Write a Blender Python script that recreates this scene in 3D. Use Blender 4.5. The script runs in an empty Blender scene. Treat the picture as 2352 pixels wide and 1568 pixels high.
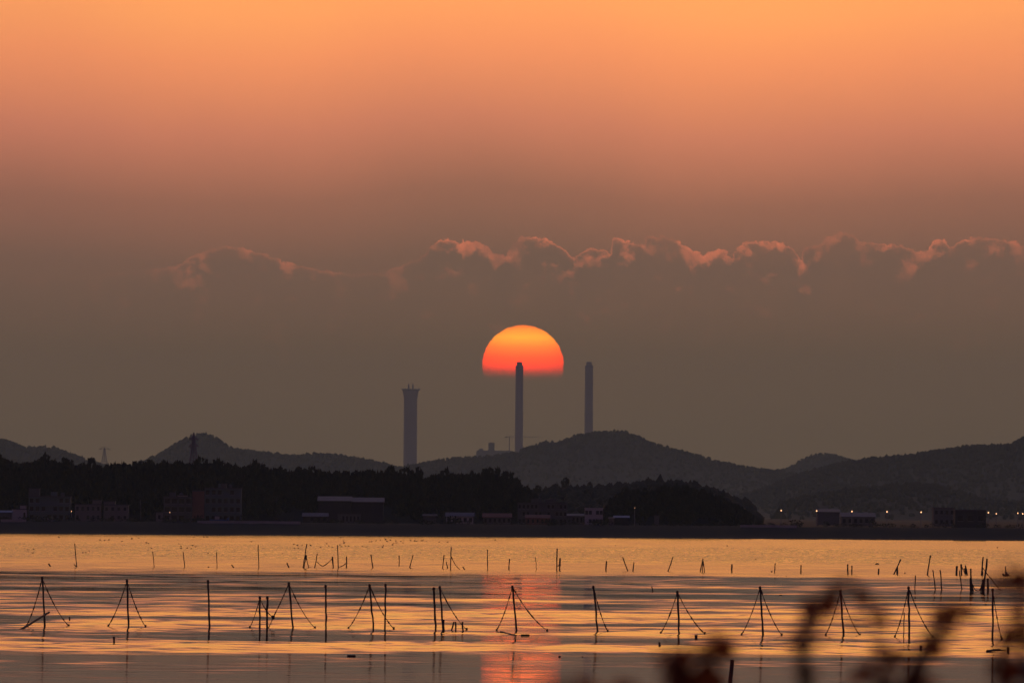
import bpy, bmesh, math, random
import numpy as np
from mathutils import Vector, Matrix

random.seed(7); rng = np.random.default_rng(11)
SC = bpy.context.scene
COL = SC.collection
R = math.radians

# ------------------------------------------------------------------ camera
F = 200.0 / 22.5 * 2352.0          # focal length in the units of a 2352 x 1568 picture
CAM_H = 6.7                        # eye height above the water
PITCH = (1179.0 - 784.0) / F
ROLL = R(0.41)
fw = Vector((0, math.cos(PITCH), math.sin(PITCH)))
up0 = Vector((0, -math.sin(PITCH), math.cos(PITCH)))
rt = Vector((1, 0, 0)) * math.cos(ROLL) + up0 * math.sin(ROLL)
up = up0 * math.cos(ROLL) - Vector((1, 0, 0)) * math.sin(ROLL)
cam = bpy.data.cameras.new('camera'); camo = bpy.data.objects.new('camera', cam); COL.objects.link(camo)
cam.sensor_width = 22.5; cam.lens = 200.0; cam.clip_start = 0.5; cam.clip_end = 60000
cam.dof.use_dof = True; cam.dof.focus_distance = 900.0; cam.dof.aperture_fstop = 9.5
m = Matrix.Identity(4)
for i in range(3):
    m[i][0] = rt[i]; m[i][1] = up[i]; m[i][2] = -fw[i]
m[0][3], m[1][3], m[2][3] = 0.0, 0.0, CAM_H
camo.matrix_world = m
SC.camera = camo

# ------------------------------------------------------------------ picture settings
SC.view_settings.view_transform = 'Standard'; SC.view_settings.look = 'None'
SC.view_settings.exposure = 0.0; SC.view_settings.gamma = 1.0; SC.view_settings.use_curve_mapping = False
SC.render.engine = 'CYCLES'
SC.cycles.use_denoising = True
SC.cycles.max_bounces = 6; SC.cycles.volume_bounces = 0; SC.cycles.diffuse_bounces = 2
SC.cycles.glossy_bounces = 3
SC.cycles.sample_clamp_indirect = 6.0

# ------------------------------------------------------------------ sky
class Nodes:
    def __init__(s, nt): s.nt = nt
    def new(s, t, **kw):
        n = s.nt.nodes.new(t)
        for k, v in kw.items(): setattr(n, k, v)
        return n
    def link(s, a, b): s.nt.links.new(a, b)
    def m(s, op, *a, clamp=False):
        n = s.new('ShaderNodeMath', operation=op); n.use_clamp = clamp
        for i, v in enumerate(a):
            if isinstance(v, (int, float)): n.inputs[i].default_value = v
            else: s.link(v, n.inputs[i])
        return n.outputs[0]
    def smooth(s, x, lo, hi):
        n = s.new('ShaderNodeMapRange', interpolation_type='SMOOTHSTEP')
        s.link(x, n.inputs['Value']); n.inputs['From Min'].default_value = lo; n.inputs['From Max'].default_value = hi
        return n.outputs['Result']
    def ramp(s, fac, stops):
        n = s.new('ShaderNodeValToRGB'); e = n.color_ramp.elements
        while len(e) > 1: e.remove(e[-1])
        e[0].position = stops[0][0]; e[0].color = (*stops[0][1], 1)
        for p, c in stops[1:]:
            k = e.new(p); k.color = (*c, 1)
        s.link(fac, n.inputs['Fac']); return n.outputs['Color']
    def mix(s, fac, a, b, mode='MIX'):
        n = s.new('ShaderNodeMix', data_type='RGBA', blend_type=mode); n.clamp_factor = True
        for sock, v in ((n.inputs[0], fac), (n.inputs[6], a), (n.inputs[7], b)):
            if isinstance(v, (int, float)): sock.default_value = v
            elif isinstance(v, tuple): sock.default_value = (*v, 1)
            else: s.link(v, sock)
        return n.outputs[2]
    def noise(s, vec, scale, detail=4, rough=.5, w=None):
        n = s.new('ShaderNodeTexNoise'); s.link(vec, n.inputs['Vector'])
        n.inputs['Scale'].default_value = scale; n.inputs['Detail'].default_value = detail; n.inputs['Roughness'].default_value = rough
        return n.outputs['Fac']

SUN_AZ, SUN_EL = (1199.5 - 1176.0) / F + 0.0001, (1179.0 + 0.2 - 839.0) / F     # radians, right of the view axis / above the horizon
world = bpy.data.worlds.new('World'); SC.world = world; world.use_nodes = True
W = Nodes(world.node_tree); world.node_tree.nodes.clear()
tc = W.new('ShaderNodeTexCoord'); sep = W.new('ShaderNodeSeparateXYZ'); W.link(tc.outputs['Generated'], sep.inputs[0])
dx, dy, dz = sep.outputs
EL = W.m('MULTIPLY', W.m('ARCSINE', W.m('MINIMUM', W.m('MAXIMUM', dz, -1.0), 1.0)), F)       # elevation, in 1/F radian
AZ = W.m('MULTIPLY', W.m('ARCTAN2', dx, dy), F)                                              # azimuth from the view axis
ang0 = W.new('ShaderNodeCombineXYZ'); W.link(W.m('DIVIDE', AZ, 1000.0), ang0.inputs[0]); W.link(W.m('DIVIDE', EL, 1000.0), ang0.inputs[1])
soft = W.m('SUBTRACT', W.noise(ang0.outputs[0], 1.7, 2, .45), .5)                           # broad shafts and veils in the murk
def curve(x, pts, lo, hi, handle='VECTOR'):
    n = W.new('ShaderNodeFloatCurve'); c = n.mapping.curves[0]
    P0 = [((u - pts[0][0]) / (pts[-1][0] - pts[0][0]), (v - lo) / (hi - lo)) for u, v in pts]
    c.points[0].location = P0[0]; c.points[1].location = P0[-1]
    for p in P0[1:-1]: c.points.new(*p)
    for p in c.points: p.handle_type = handle
    n.mapping.update()
    mr = W.new('ShaderNodeMapRange'); W.link(x, mr.inputs['Value'])
    mr.inputs['From Min'].default_value = pts[0][0] - 1176; mr.inputs['From Max'].default_value = pts[-1][0] - 1176
    W.link(mr.outputs[0], n.inputs['Value'])
    return W.m('ADD', W.m('MULTIPLY', n.outputs[0], hi - lo), lo)
SHAFTS = [(-500, 0), (0, -10), (520, 30), (1130, -34), (1720, 30), (2300, -14), (2850, 0)]   # brighter and dimmer shafts fanning from the sun
shaft = curve(AZ, SHAFTS, -60, 60, 'AUTO')
EL2 = W.m('ADD', EL, W.m('MULTIPLY', W.m('ADD', W.m('MULTIPLY', soft, 90.0), shaft), W.smooth(EL, 350.0, 850.0)))
t = W.m('SQRT', W.m('DIVIDE', W.m('MAXIMUM', EL2, 0.0), F * math.pi / 2))
def T_(h): return math.sqrt(h / (F * math.pi / 2))
SKY = [(0, (.150, .097, .050)), (180, (.152, .098, .050)), (380, (.180, .107, .056)), (580, (.262, .133, .080)), (730, (.44, .174, .098)),
       (880, (.82, .268, .136)), (1050, (1.22, .388, .142)), (1180, (1.38, .49, .142)), (1600, (1.55, .57, .125)), (2600, (1.46, .62, .145)),
       (5500, (.88, .50, .19)), (12000, (.21, .21, .265)), (22000, (.095, .145, .25)), (32800, (.065, .11, .22))]
base = W.ramp(t, [(T_(h), tuple(c)) for h, c in SKY])
# a clear dusk sky as the wide dome behind the hazy western glow
nish = W.new('ShaderNodeTexSky', sky_type='NISHITA'); nish.sun_disc = False
nish.sun_elevation = SUN_EL; nish.sun_rotation = SUN_AZ; nish.dust_density = 4.0; nish.air_density = 1.5
nsc = W.mix(1.0, nish.outputs[0], (.05, .05, .05), 'MULTIPLY')
# the glow weakens with the angle from the sun
azd = W.m('ABSOLUTE', W.m('SUBTRACT', AZ, 250.0))
def gauss(x, w): return W.m('EXPONENT', W.m('MULTIPLY', W.m('POWER', W.m('DIVIDE', x, w), 2.0), -1.0))
g = W.m('ADD', W.m('ADD', W.m('MULTIPLY', gauss(azd, 2100.0), .32), W.m('MULTIPLY', gauss(azd, 16000.0), .53)), .15)
low = W.smooth(EL, 150.0, 1000.0)
g = W.m('ADD', W.m('MULTIPLY', g, low), W.m('MULTIPLY', W.m('ADD', W.m('MULTIPLY', gauss(azd, 12000.0), .65), .35), W.m('SUBTRACT', 1.0, low)))
gcol = W.new('ShaderNodeCombineColor'); W.link(g, gcol.inputs[0]); W.link(g, gcol.inputs[1])
W.link(W.m('POWER', g, .30), gcol.inputs[2])
sky = W.mix(1.0, base, gcol.outputs[0], 'MULTIPLY')
sky = W.mix(W.m('MULTIPLY', W.smooth(EL, 4000.0, 26000.0), .5), sky, nsc)

# cloud bank: tops at their elevation along the azimuth, uneven by noise
ang = W.new('ShaderNodeCombineXYZ'); W.link(W.m('DIVIDE', AZ, 100.0), ang.inputs[0]); W.link(W.m('DIVIDE', EL, 100.0), ang.inputs[1])
TOPS = [(-200, 640), (200, 640), (405, 612), (430, 595), (470, 575), (520, 566), (560, 570), (600, 584), (640, 596), (670, 608), (720, 618), (800, 630), (880, 628),
        (930, 605), (975, 590), (985, 565), (1010, 553), (1030, 548), (1050, 560), (1070, 552), (1100, 556), (1130, 575), (1155, 592), (1165, 580), (1180, 560), (1192, 543),
        (1215, 546), (1250, 546), (1270, 555), (1290, 570), (1310, 588), (1322, 598), (1335, 578), (1360, 570), (1385, 572), (1402, 590), (1406, 548), (1430, 550),
        (1450, 558), (1478, 562), (1488, 543), (1530, 546), (1560, 556), (1590, 575), (1612, 588), (1640, 573), (1662, 572), (1678, 600), (1692, 570), (1705, 556), (1750, 556),
        (1790, 556), (1815, 570), (1842, 602), (1850, 570), (1885, 560), (1900, 540), (1930, 532), (1950, 538), (1970, 556), (2010, 560), (2060, 563), (2100, 575),
        (2125, 580), (2140, 556), (2165, 548), (2185, 575), (2200, 556), (2240, 545), (2280, 550), (2320, 553), (2360, 572), (2700, 590)]
RIM = [(-200, 0), (250, .05), (400, .3), (520, .75), (620, .6), (700, .35), (820, .12), (930, .35), (1000, .95), (1060, .9), (1200, 1), (1420, 1), (1550, .85), (1640, .8),
       (1760, .8), (1900, .9), (2000, .75), (2100, .7), (2250, .65), (2400, .5), (2700, .3)]
n1 = W.noise(ang.outputs[0], 8.0, 6, .6); n2 = W.noise(ang.outputs[0], 1.6, 4, .55); n3 = W.noise(ang.outputs[0], 3.1, 5, .6)
azw = W.m('ADD', AZ, W.m('MULTIPLY', W.m('SUBTRACT', n3, .5), 34.0))
ctop = W.m('SUBTRACT', 1179.0, curve(azw, TOPS, 520, 660))
ctop = W.m('ADD', ctop, W.m('ADD', W.m('MULTIPLY', W.m('SUBTRACT', n1, .5), 26.0), W.m('MULTIPLY', AZ, .0072)))   # second term: roll of the measured profile
dep = W.m('SUBTRACT', ctop, EL)                                                             # depth below the cloud top
rim_i = curve(AZ, RIM, 0, 1)
inside = W.smooth(dep, -1.8, 2.0)
body = W.m('MULTIPLY', W.m('MULTIPLY', inside, W.m('SUBTRACT', 1.0, W.smooth(dep, 20.0, 190.0))), W.m('ADD', W.m('MULTIPLY', rim_i, .55), .15))
sky = W.mix(W.m('MULTIPLY', body, .55), sky, (.160, .108, .074))
wid = W.m('ADD', 4.0, W.m('MULTIPLY', W.m('POWER', W.smooth(n2, .46, .70), 1.4), 80.0))
rim = W.m('MULTIPLY', inside, W.m('EXPONENT', W.m('MULTIPLY', W.m('MAXIMUM', W.m('DIVIDE', dep, wid), 0.0), -1.2)))
rim = W.m('MULTIPLY', W.m('MULTIPLY', rim, rim_i), W.m('MULTIPLY', W.m('ADD', .35, n1), W.m('ADD', .35, W.m('MULTIPLY', W.smooth(W.noise(ang.outputs[0], .9, 3, .6), .38, .60), .8))))
sky = W.mix(W.m('MULTIPLY', rim, 1.0), sky, (.95, .25, .12))

# the sun's own disc, reddened and swallowed from below by the murk
ex = W.m('SUBTRACT', AZ, SUN_AZ * F); ey = W.m('SUBTRACT', EL, SUN_EL * F)
wob = W.m('MULTIPLY', W.m('SUBTRACT', W.noise(ang.outputs[0], 9.0, 2, .5), .5), 5.0)
rad = W.m('SQRT', W.m('ADD', W.m('MULTIPLY', ex, ex), W.m('MULTIPLY', W.m('MULTIPLY', ey, ey), 1.02)))
disc = W.m('SUBTRACT', 1.0, W.smooth(W.m('ADD', rad, wob), 91.5, 95.0))
fade = W.smooth(W.m('ADD', ey, W.m('MULTIPLY', wob, 1.5)), -44.0, 14.0)
disc = W.m('MULTIPLY', disc, W.m('POWER', fade, 2.0))
ty = W.m('DIVIDE', W.m('ADD', ey, 95.0), 190.0)
scol = W.ramp(ty, [(.25, (1.0, .06, .03)), (.46, (4.0, .13, .03)), (.60, (4.6, .22, .035)), (.72, (4.6, .48, .045)), (.84, (4.2, .98, .06)), (.93, (4.2, .75, .06)), (1.0, (3.4, .40, .05))])
mu = W.m('SQRT', W.m('MAXIMUM', W.m('SUBTRACT', 1.0, W.m('POWER', W.m('DIVIDE', rad, 95.0), 2.0)), 0.0))
limb = W.m('ADD', .38, W.m('MULTIPLY', mu, .62)); lc = W.new('ShaderNodeCombineColor')
W.link(limb, lc.inputs[0]); W.link(W.m('POWER', limb, .6), lc.inputs[1]); W.link(W.m('POWER', limb, .4), lc.inputs[2])
scol = W.mix(1.0, scol, lc.outputs[0], 'MULTIPLY')
sky = W.mix(disc, sky, scol)
bg = W.new('ShaderNodeBackground'); W.link(sky, bg.inputs[0]); bg.inputs[1].default_value = 1.0
wo = W.new('ShaderNodeOutputWorld'); W.link(bg.outputs[0], wo.inputs[0])

# ------------------------------------------------------------------ sun lamp: almost all of its light is lost in the haze
sl = bpy.data.lights.new('sun', 'SUN'); slo = bpy.data.objects.new('sun', sl); COL.objects.link(slo)
sl.energy = 0.00002; sl.angle = R(0.51); sl.color = (1.0, .34, .12)
sd = Vector((math.sin(SUN_AZ) * math.cos(SUN_EL), math.cos(SUN_AZ) * math.cos(SUN_EL), math.sin(SUN_EL)))
slo.rotation_euler = sd.to_track_quat('Z', 'Y').to_euler()

# ------------------------------------------------------------------ helpers
def ray(u, v):
    d = fw * F + rt * (u - 1176.0) + up * (784.0 - v)
    return d / d.y
def at(u, v, y):
    d = ray(u, v); return Vector((d.x * y, y, CAM_H + d.z * y))
def on_water(u, v, z=0.0):
    d = ray(u, v); y = (z - CAM_H) / d.z; return Vector((d.x * y, y, z))
def px(y): return y / F

def mat(name, col, rough=.8, var=.25, scale=3.0, spec=.3, metallic=0.0):
    mt = bpy.data.materials.new(name); mt.use_nodes = True; N = Nodes(mt.node_tree)
    b = mt.node_tree.nodes['Principled BSDF']
    t2 = N.new('ShaderNodeTexCoord'); f = N.noise(t2.outputs['Object'], scale, 5, .6)
    c = N.mix(f, tuple(x * (1 - var) for x in col), tuple(min(1, x * (1 + var)) for x in col))
    N.link(c, b.inputs['Base Color']); b.inputs['Roughness'].default_value = rough
    b.inputs['Specular IOR Level'].default_value = spec; b.inputs['Metallic'].default_value = metallic
    return mt
M = {
 'wood': mat('weathered wet wood', (.07, .055, .045), .75, .4, 6), 'rope': mat('old rope with weed', (.09, .06, .04), .9, .4, 9),
 'net': mat('tarred net', (.05, .042, .04), .9, .4, 9), 'float': mat('dark float', (.04, .04, .045), .6, .3, 8),
 'concrete': mat('chimney concrete', (.32, .30, .29), .9, .12, .05), 'band': mat('painted band', (.42, .20, .17), .8, .1, .1),
 'steel': mat('galvanised steel', (.22, .23, .24), .6, .2, 1, .5, .4),
 'pine': mat('pine foliage', (.030, .045, .027), .9, .4, .35), 'leafy': mat('broadleaf foliage', (.035, .046, .026), .9, .35, .3),
 'bark': mat('bark', (.09, .065, .05), .9, .4, 4), 'hill': mat('wooded hillside', (.035, .045, .03), .95, .4, .05),
 'land': mat('coastal soil and grass', (.018, .020, .018), .95, .45, .08), 'mud': mat('mudflat', (.07, .06, .05), .7, .4, .05),
 'stone': mat('dike stone', (.16, .15, .145), .9, .45, .8), 'road': mat('shore road concrete', (.30, .29, .28), .9, .2, .3),
 'white': mat('white render', (.38, .37, .36), .85, .12, .4), 'cream': mat('cream render', (.18, .17, .155), .85, .15, .4),
 'grey': mat('grey concrete wall', (.11, .115, .12), .9, .2, .4), 'brick': mat('red brick', (.19, .10, .08), .9, .25, 1.5),
 'teal': mat('blue green tiled wall', (.11, .155, .16), .7, .2, .5), 'redroof': mat('red roof sheet', (.22, .075, .06), .7, .2, .6),
 'blueroof': mat('blue roof sheet', (.07, .15, .32), .6, .2, .6), 'paleroof': mat('pale corrugated roof', (.19, .18, .175), .7, .35, .5),
 'darkroof': mat('dark roof', (.09, .09, .10), .8, .25, .5), 'darkshed': mat('dark cladding', (.05, .05, .055), .85, .3, .4),
 'frame': mat('window frame', (.25, .25, .25), .6, .1, 1),  'twig': mat('twig', (.08, .05, .035), .8, .4, 30),
 'feather': mat('dark feathers', (.06, .055, .055), .8, .3, 8), 'tarp': mat('blue tarpaulin', (.07, .16, .32), .6, .2, .7),
}
mg = bpy.data.materials.new('window glass'); mg.use_nodes = True; b = mg.node_tree.nodes['Principled BSDF']
b.inputs['Base Color'].default_value = (.02, .025, .03, 1); b.inputs['Roughness'].default_value = .08; b.inputs['IOR'].default_value = 1.5
M['glass'] = mg
lf = mat('autumn leaf', (.12, .045, .02), .6, .5, 30); N = Nodes(lf.node_tree); b = lf.node_tree.nodes['Principled BSDF']
tr = N.new('ShaderNodeBsdfTranslucent'); tr.inputs[0].default_value = (.42, .11, .03, 1); mx = N.new('ShaderNodeMixShader'); mx.inputs[0].default_value = .6
N.link(b.outputs[0], mx.inputs[1]); N.link(tr.outputs[0], mx.inputs[2]); N.link(mx.outputs[0], lf.node_tree.nodes['Material Output'].inputs[0]); M['leaf'] = lf
ml = bpy.data.materials.new('lit lamp glass'); ml.use_nodes = True; b = ml.node_tree.nodes['Principled BSDF']
b.inputs['Emission Color'].default_value = (1, .50, .22, 1); b.inputs['Emission Strength'].default_value = 2.6
M['lamp'] = ml

def mesh(name, verts, faces, mtl, smooth=False):
    me = bpy.data.meshes.new(name); me.from_pydata([tuple(v) for v in verts], [], faces); me.materials.append(mtl)
    if smooth:
        me.polygons.foreach_set('use_smooth', [True] * len(me.polygons))
    me.update(); return me
def np_mesh(name, V, Q, mtl, smooth=False):
    me = bpy.data.meshes.new(name); k = Q.shape[1]
    me.vertices.add(len(V)); me.vertices.foreach_set('co', V.astype(np.float32).ravel())
    me.loops.add(Q.size); me.loops.foreach_set('vertex_index', Q.astype(np.int32).ravel())
    me.polygons.add(len(Q)); me.polygons.foreach_set('loop_start', np.arange(0, Q.size, k, dtype=np.int32))
    me.polygons.foreach_set('loop_total', np.full(len(Q), k, np.int32))
    me.materials.append(mtl); me.update(calc_edges=True)
    if smooth: me.polygons.foreach_set('use_smooth', np.ones(len(Q), bool))
    return me
def link(name, me, parent=None, loc=None):
    o = bpy.data.objects.new(name, me); COL.objects.link(o)
    if parent is not None: o.parent = parent
    if loc is not None: o.location = loc
    return o
def tag(o, label=None, cat=None, group=None, kind=None):
    if label: o['label'] = label
    if cat: o['category'] = cat
    if group: o['group'] = group
    if kind: o['kind'] = kind
    return o
def empty(name, loc, label, cat, group=None):
    o = link(name, None, None, loc); o.empty_display_size = .2
    return tag(o, label, cat, group)

class MB:
    """collects shapes in world coordinates; build() links them as one mesh, relative to the parent's location"""
    def __init__(s): s.v = []; s.f = []
    def add(s, v, f):
        n = len(s.v); s.v += [Vector(p) for p in v]; s.f += [[i + n for i in q] for q in f]; return s
    def box(s, x0, x1, y0, y1, z0, z1):
        return s.add([(x0, y0, z0), (x1, y0, z0), (x1, y1, z0), (x0, y1, z0), (x0, y0, z1), (x1, y0, z1), (x1, y1, z1), (x0, y1, z1)],
                     [(0, 3, 2, 1), (4, 5, 6, 7), (0, 1, 5, 4), (1, 2, 6, 5), (2, 3, 7, 6), (3, 0, 4, 7)])
    def tube(s, pts, rad, n=6):
        pts = [Vector(p) for p in pts]; k = len(pts)
        if not hasattr(rad, '__len__'): rad = [rad] * k
        v = []; f = []
        for i, p in enumerate(pts):
            d = (pts[min(i + 1, k - 1)] - pts[max(i - 1, 0)]).normalized()
            a = d.cross(Vector((0, 1, .13))).normalized(); bb = d.cross(a)
            for j in range(n):
                th = 2 * math.pi * j / n; v.append(p + (a * math.cos(th) + bb * math.sin(th)) * rad[i])
        for i in range(k - 1):
            for j in range(n):
                f.append((i * n + j, i * n + (j + 1) % n, (i + 1) * n + (j + 1) % n, (i + 1) * n + j))
        f.append(tuple(range(n))[::-1]); f.append(tuple((k - 1) * n + j for j in range(n)))
        return s.add(v, f)
    def lathe(s, c, prof, n=24):
        v = []; f = []
        for r_, z in prof:
            for j in range(n):
                th = 2 * math.pi * j / n; v.append((c[0] + r_ * math.cos(th), c[1] + r_ * math.sin(th), z))
        for i in range(len(prof) - 1):
            for j in range(n): f.append((i * n + j, i * n + (j + 1) % n, (i + 1) * n + (j + 1) % n, (i + 1) * n + j))
        f.append(tuple((len(prof) - 1) * n + j for j in range(n))); f.append(tuple(range(n))[::-1])
        return s.add(v, f)
    def build(s, name, mtl, parent=None, smooth=False):
        o = Vector((0, 0, 0))
        if parent is not None:
            q = parent
            while q is not None: o = o + q.location; q = q.parent
        elif s.v:
            lo = [min(p[i] for p in s.v) for i in range(3)]; hi = [max(p[i] for p in s.v) for i in range(3)]
            o = Vector(((lo[0] + hi[0]) / 2, (lo[1] + hi[1]) / 2, lo[2]))
        me = mesh(name, [p - o for p in s.v], s.f, mtl, smooth)
        return link(name, me, parent, None if parent is not None else o)

# ------------------------------------------------------------------ water: real ripples, calm and ruffled patches
SHORE = 2590.0
def build_water():
    ys = [24.0, 60, 120, 200, 280, 320]
    y = 335.0
    while y < SHORE + 30:
        ys.append(y); y += .42 if y < 620 else (.7 if y < 1060 else 1.45)
    ys = np.array(ys)
    us = np.concatenate([[-60, -20, -7, -3, -1.8], np.linspace(-1.22, 1.22, 330), [1.8, 3, 7, 20, 60]])
    Y, U = np.meshgrid(ys, us, indexing='ij')
    X = U * (.0565 * Y + 3.0)
    # smooth random fields for patches
    def field(seed, lx, ly, n=26):
        r = np.random.default_rng(seed); o = np.zeros_like(X)
        for _ in range(n):
            kx, ky = r.normal(0, 1) / lx, r.normal(0, 1) / ly
            o += np.cos(2 * np.pi * (kx * X + ky * Y) + r.uniform(0, 6.28))
        return o / math.sqrt(n / 2)
    wx = field(3, 60, 200) ; wy = field(4, 110, 60)
    yw = Y * (1 + .012 * wx + .014 * field(14, 14, 60))
    pts = [(300, .0026), (392, .0032), (405, .0055), (420, .009), (436, .015), (455, .030), (520, .034), (560, .027), (610, .0200), (700, .0125), (780, .0050), (860, .0060), (920, .0055),
           (960, .0065), (985, .0085), (1010, .012), (1060, .016), (1250, .018), (1320, .022), (1850, .022), (1950, .020), (2700, .020)]
    S = np.interp(yw, [p[0] for p in pts], [p[1] for p in pts])
    patch = np.clip(1 + .45 * wy + .35 * field(5, 25, 45), .15, 2.2)
    near = np.interp(Y, [385, 410, 1000, 1040], [.5, 1, 1, .3])
    S = S * (1 + (patch - 1) * near)
    S = S + .011 * np.exp(-((yw - 845) / 42) ** 2) * (1 / (1 + np.exp(-(X - 8) / 6)))
    dyl = np.interp(Y, [300, 620, 625, 1060, 1065, 3000], [.42, .42, .7, .7, 1.45, 1.45])
    Z = np.zeros_like(X); r = np.random.default_rng(21); comps = []
    lam = np.exp(r.uniform(math.log(1.7), math.log(9.5), 84)); wsum = np.full_like(X, 1e-6)
    lcap = np.interp(Y, [420, 620, 1060, 1300], [4.2, 5.2, 8, 12])
    for l in lam:
        th = r.normal(0, .36) if r.random() < .75 else r.normal(0, .8)
        w = np.clip((l / dyl - 3.0) / 1.5, 0, 1) * np.clip((lcap - l) / 2 + .5, .15, 1)
        k = 2 * math.pi / l
        kx, ky = k * math.sin(th), k * math.cos(th)
        ph = kx * X + ky * Y + r.uniform(0, 6.28) + .5 * wx
        Z += w * np.cos(ph) / k; wsum += w * w
    Z *= S * 1.15 / np.sqrt(wsum / 2)
    Z *= np.clip((Y - 330) / 10, 0, 1)
    # ruffled skin of cat's paws (read by the gloss)
    rp = [(300, .035), (392, .040), (412, .05), (436, .052), (520, .056), (600, .052), (700, .046), (930, .048), (975, .075), (1000, .095), (1030, .13), (1150, .13), (1250, .14), (1300, .21), (1700, .22), (1850, .20), (1950, .15), (2700, .15)]
    RG = np.interp(yw * (1 + .004 * field(8, 20, 60)), [p[0] for p in rp], [p[1] for p in rp])
    ex = field(9, 30, 22, 30)
    RG = RG + np.where((Y > 425) & (Y < 1000), np.clip(ex - .3, -1.2, 2) * .028, 0)
    V = np.stack([X, Y, Z], -1).reshape(-1, 3)
    nr, nc = X.shape; idx = np.arange(nr * nc).reshape(nr, nc)
    Q = np.stack([idx[:-1, :-1], idx[:-1, 1:], idx[1:, 1:], idx[1:, :-1]], -1).reshape(-1, 4)
    me = np_mesh('water', V, Q, water_mat(), True)
    a = me.attributes.new('ruffle', 'FLOAT', 'POINT'); a.data.foreach_set('value', np.clip(RG, .01, .6).astype(np.float32).ravel())
    return tag(link('water', me), kind='structure')
def water_mat():
    mt = bpy.data.materials.new('sea water'); mt.use_nodes = True; N = Nodes(mt.node_tree)
    b = mt.node_tree.nodes['Principled BSDF']; b.inputs['Base Color'].default_value = (.012, .014, .016, 1); b.inputs['IOR'].default_value = 1.34
    at_ = N.new('ShaderNodeAttribute', attribute_name='ruffle')
    t2 = N.new('ShaderNodeTexCoord'); mp = N.new('ShaderNodeMapping'); mp.inputs['Scale'].default_value = (.09, .03, 1); N.link(t2.outputs['Object'], mp.inputs[0])
    n = N.noise(mp.outputs[0], 1.0, 6, .65)
    mp2 = N.new('ShaderNodeMapping'); mp2.inputs['Scale'].default_value = (1.1, .085, 1); N.link(t2.outputs['Object'], mp2.inputs[0])
    n2_ = N.smooth(N.noise(mp2.outputs[0], 1.0, 4, .6), .36, .60)      # small slicks between the ripples
    far = N.smooth(at_.outputs['Fac'], .15, .20)
    k = N.m('ADD', N.m('SUBTRACT', 1.0, N.m('MULTIPLY', far, .62)), N.m('MULTIPLY', N.m('MULTIPLY', n2_, far), .85))
    N.link(N.m('MULTIPLY', N.m('MULTIPLY', at_.outputs['Fac'], k), N.m('ADD', .55, N.m('MULTIPLY', n, .9))), b.inputs['Roughness'])
    return mt
build_water()

# ------------------------------------------------------------------ land beyond the water
def shore_z(y): return float(np.interp(y, [2578, 2590, 2600, 2612, 2618, 2640, 27000], [-.6, .1, .7, 3.2, 3.6, 3.6, 3.6]))
def build_land():
    ys = np.array([2578, 2584, 2590, 2596, 2600, 2606, 2612, 2618, 2640, 2700, 2800, 3000, 4000, 6000, 10000, 26000.])
    xs = np.concatenate([[-2400, -1200, -500, -250], np.linspace(-190, 190, 120), [250, 500, 1200, 2400]])
    Y, X = np.meshgrid(ys, xs, indexing='ij'); Z = np.vectorize(shore_z)(Y)
    r = np.random.default_rng(5)
    Z += np.where(Y < 2630, r.normal(0, .07, Z.shape), 0)
    Y = Y + np.where(Y < 2600, 1.8 * np.sin(X * .05) + 1.2 * np.sin(X * .13 + 1), 0)
    nr, nc = X.shape; idx = np.arange(nr * nc).reshape(nr, nc)
    Q = np.stack([idx[:-1, :-1], idx[:-1, 1:], idx[1:, 1:], idx[1:, :-1]], -1).reshape(-1, 4)
    tag(link('ground', np_mesh('ground', np.stack([X, Y, Z], -1).reshape(-1, 3), Q, M['land'], True)), kind='structure')
build_land()
# quay strip that catches light below the village, and its road
for nm, u0, u1, v, ht in (('sea_wall', 453, 690, 1194.5, .5), ('sea_wall', 1700, 1830, 1206, .4), ('sea_wall', 2, 60, 1192.5, .5)):
    a, c = at(u0, v, 2613.0), at(u1, v, 2613.0)
    MB().box(a.x, c.x, 2613.0, 2613.7, 2.9, 3.55 + ht).build('sea_wall', M['road'])
k_ = [o for o in COL.objects if o.name.startswith('sea_wall')]
for o, l in zip(k_, ('low pale concrete sea wall below the brick tower building', 'short faint sea wall beneath the dark wooded mound', 'short pale sea wall at the picture edge below the village')):
    tag(o, l, 'sea wall', 'low walls along the far shore')

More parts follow.
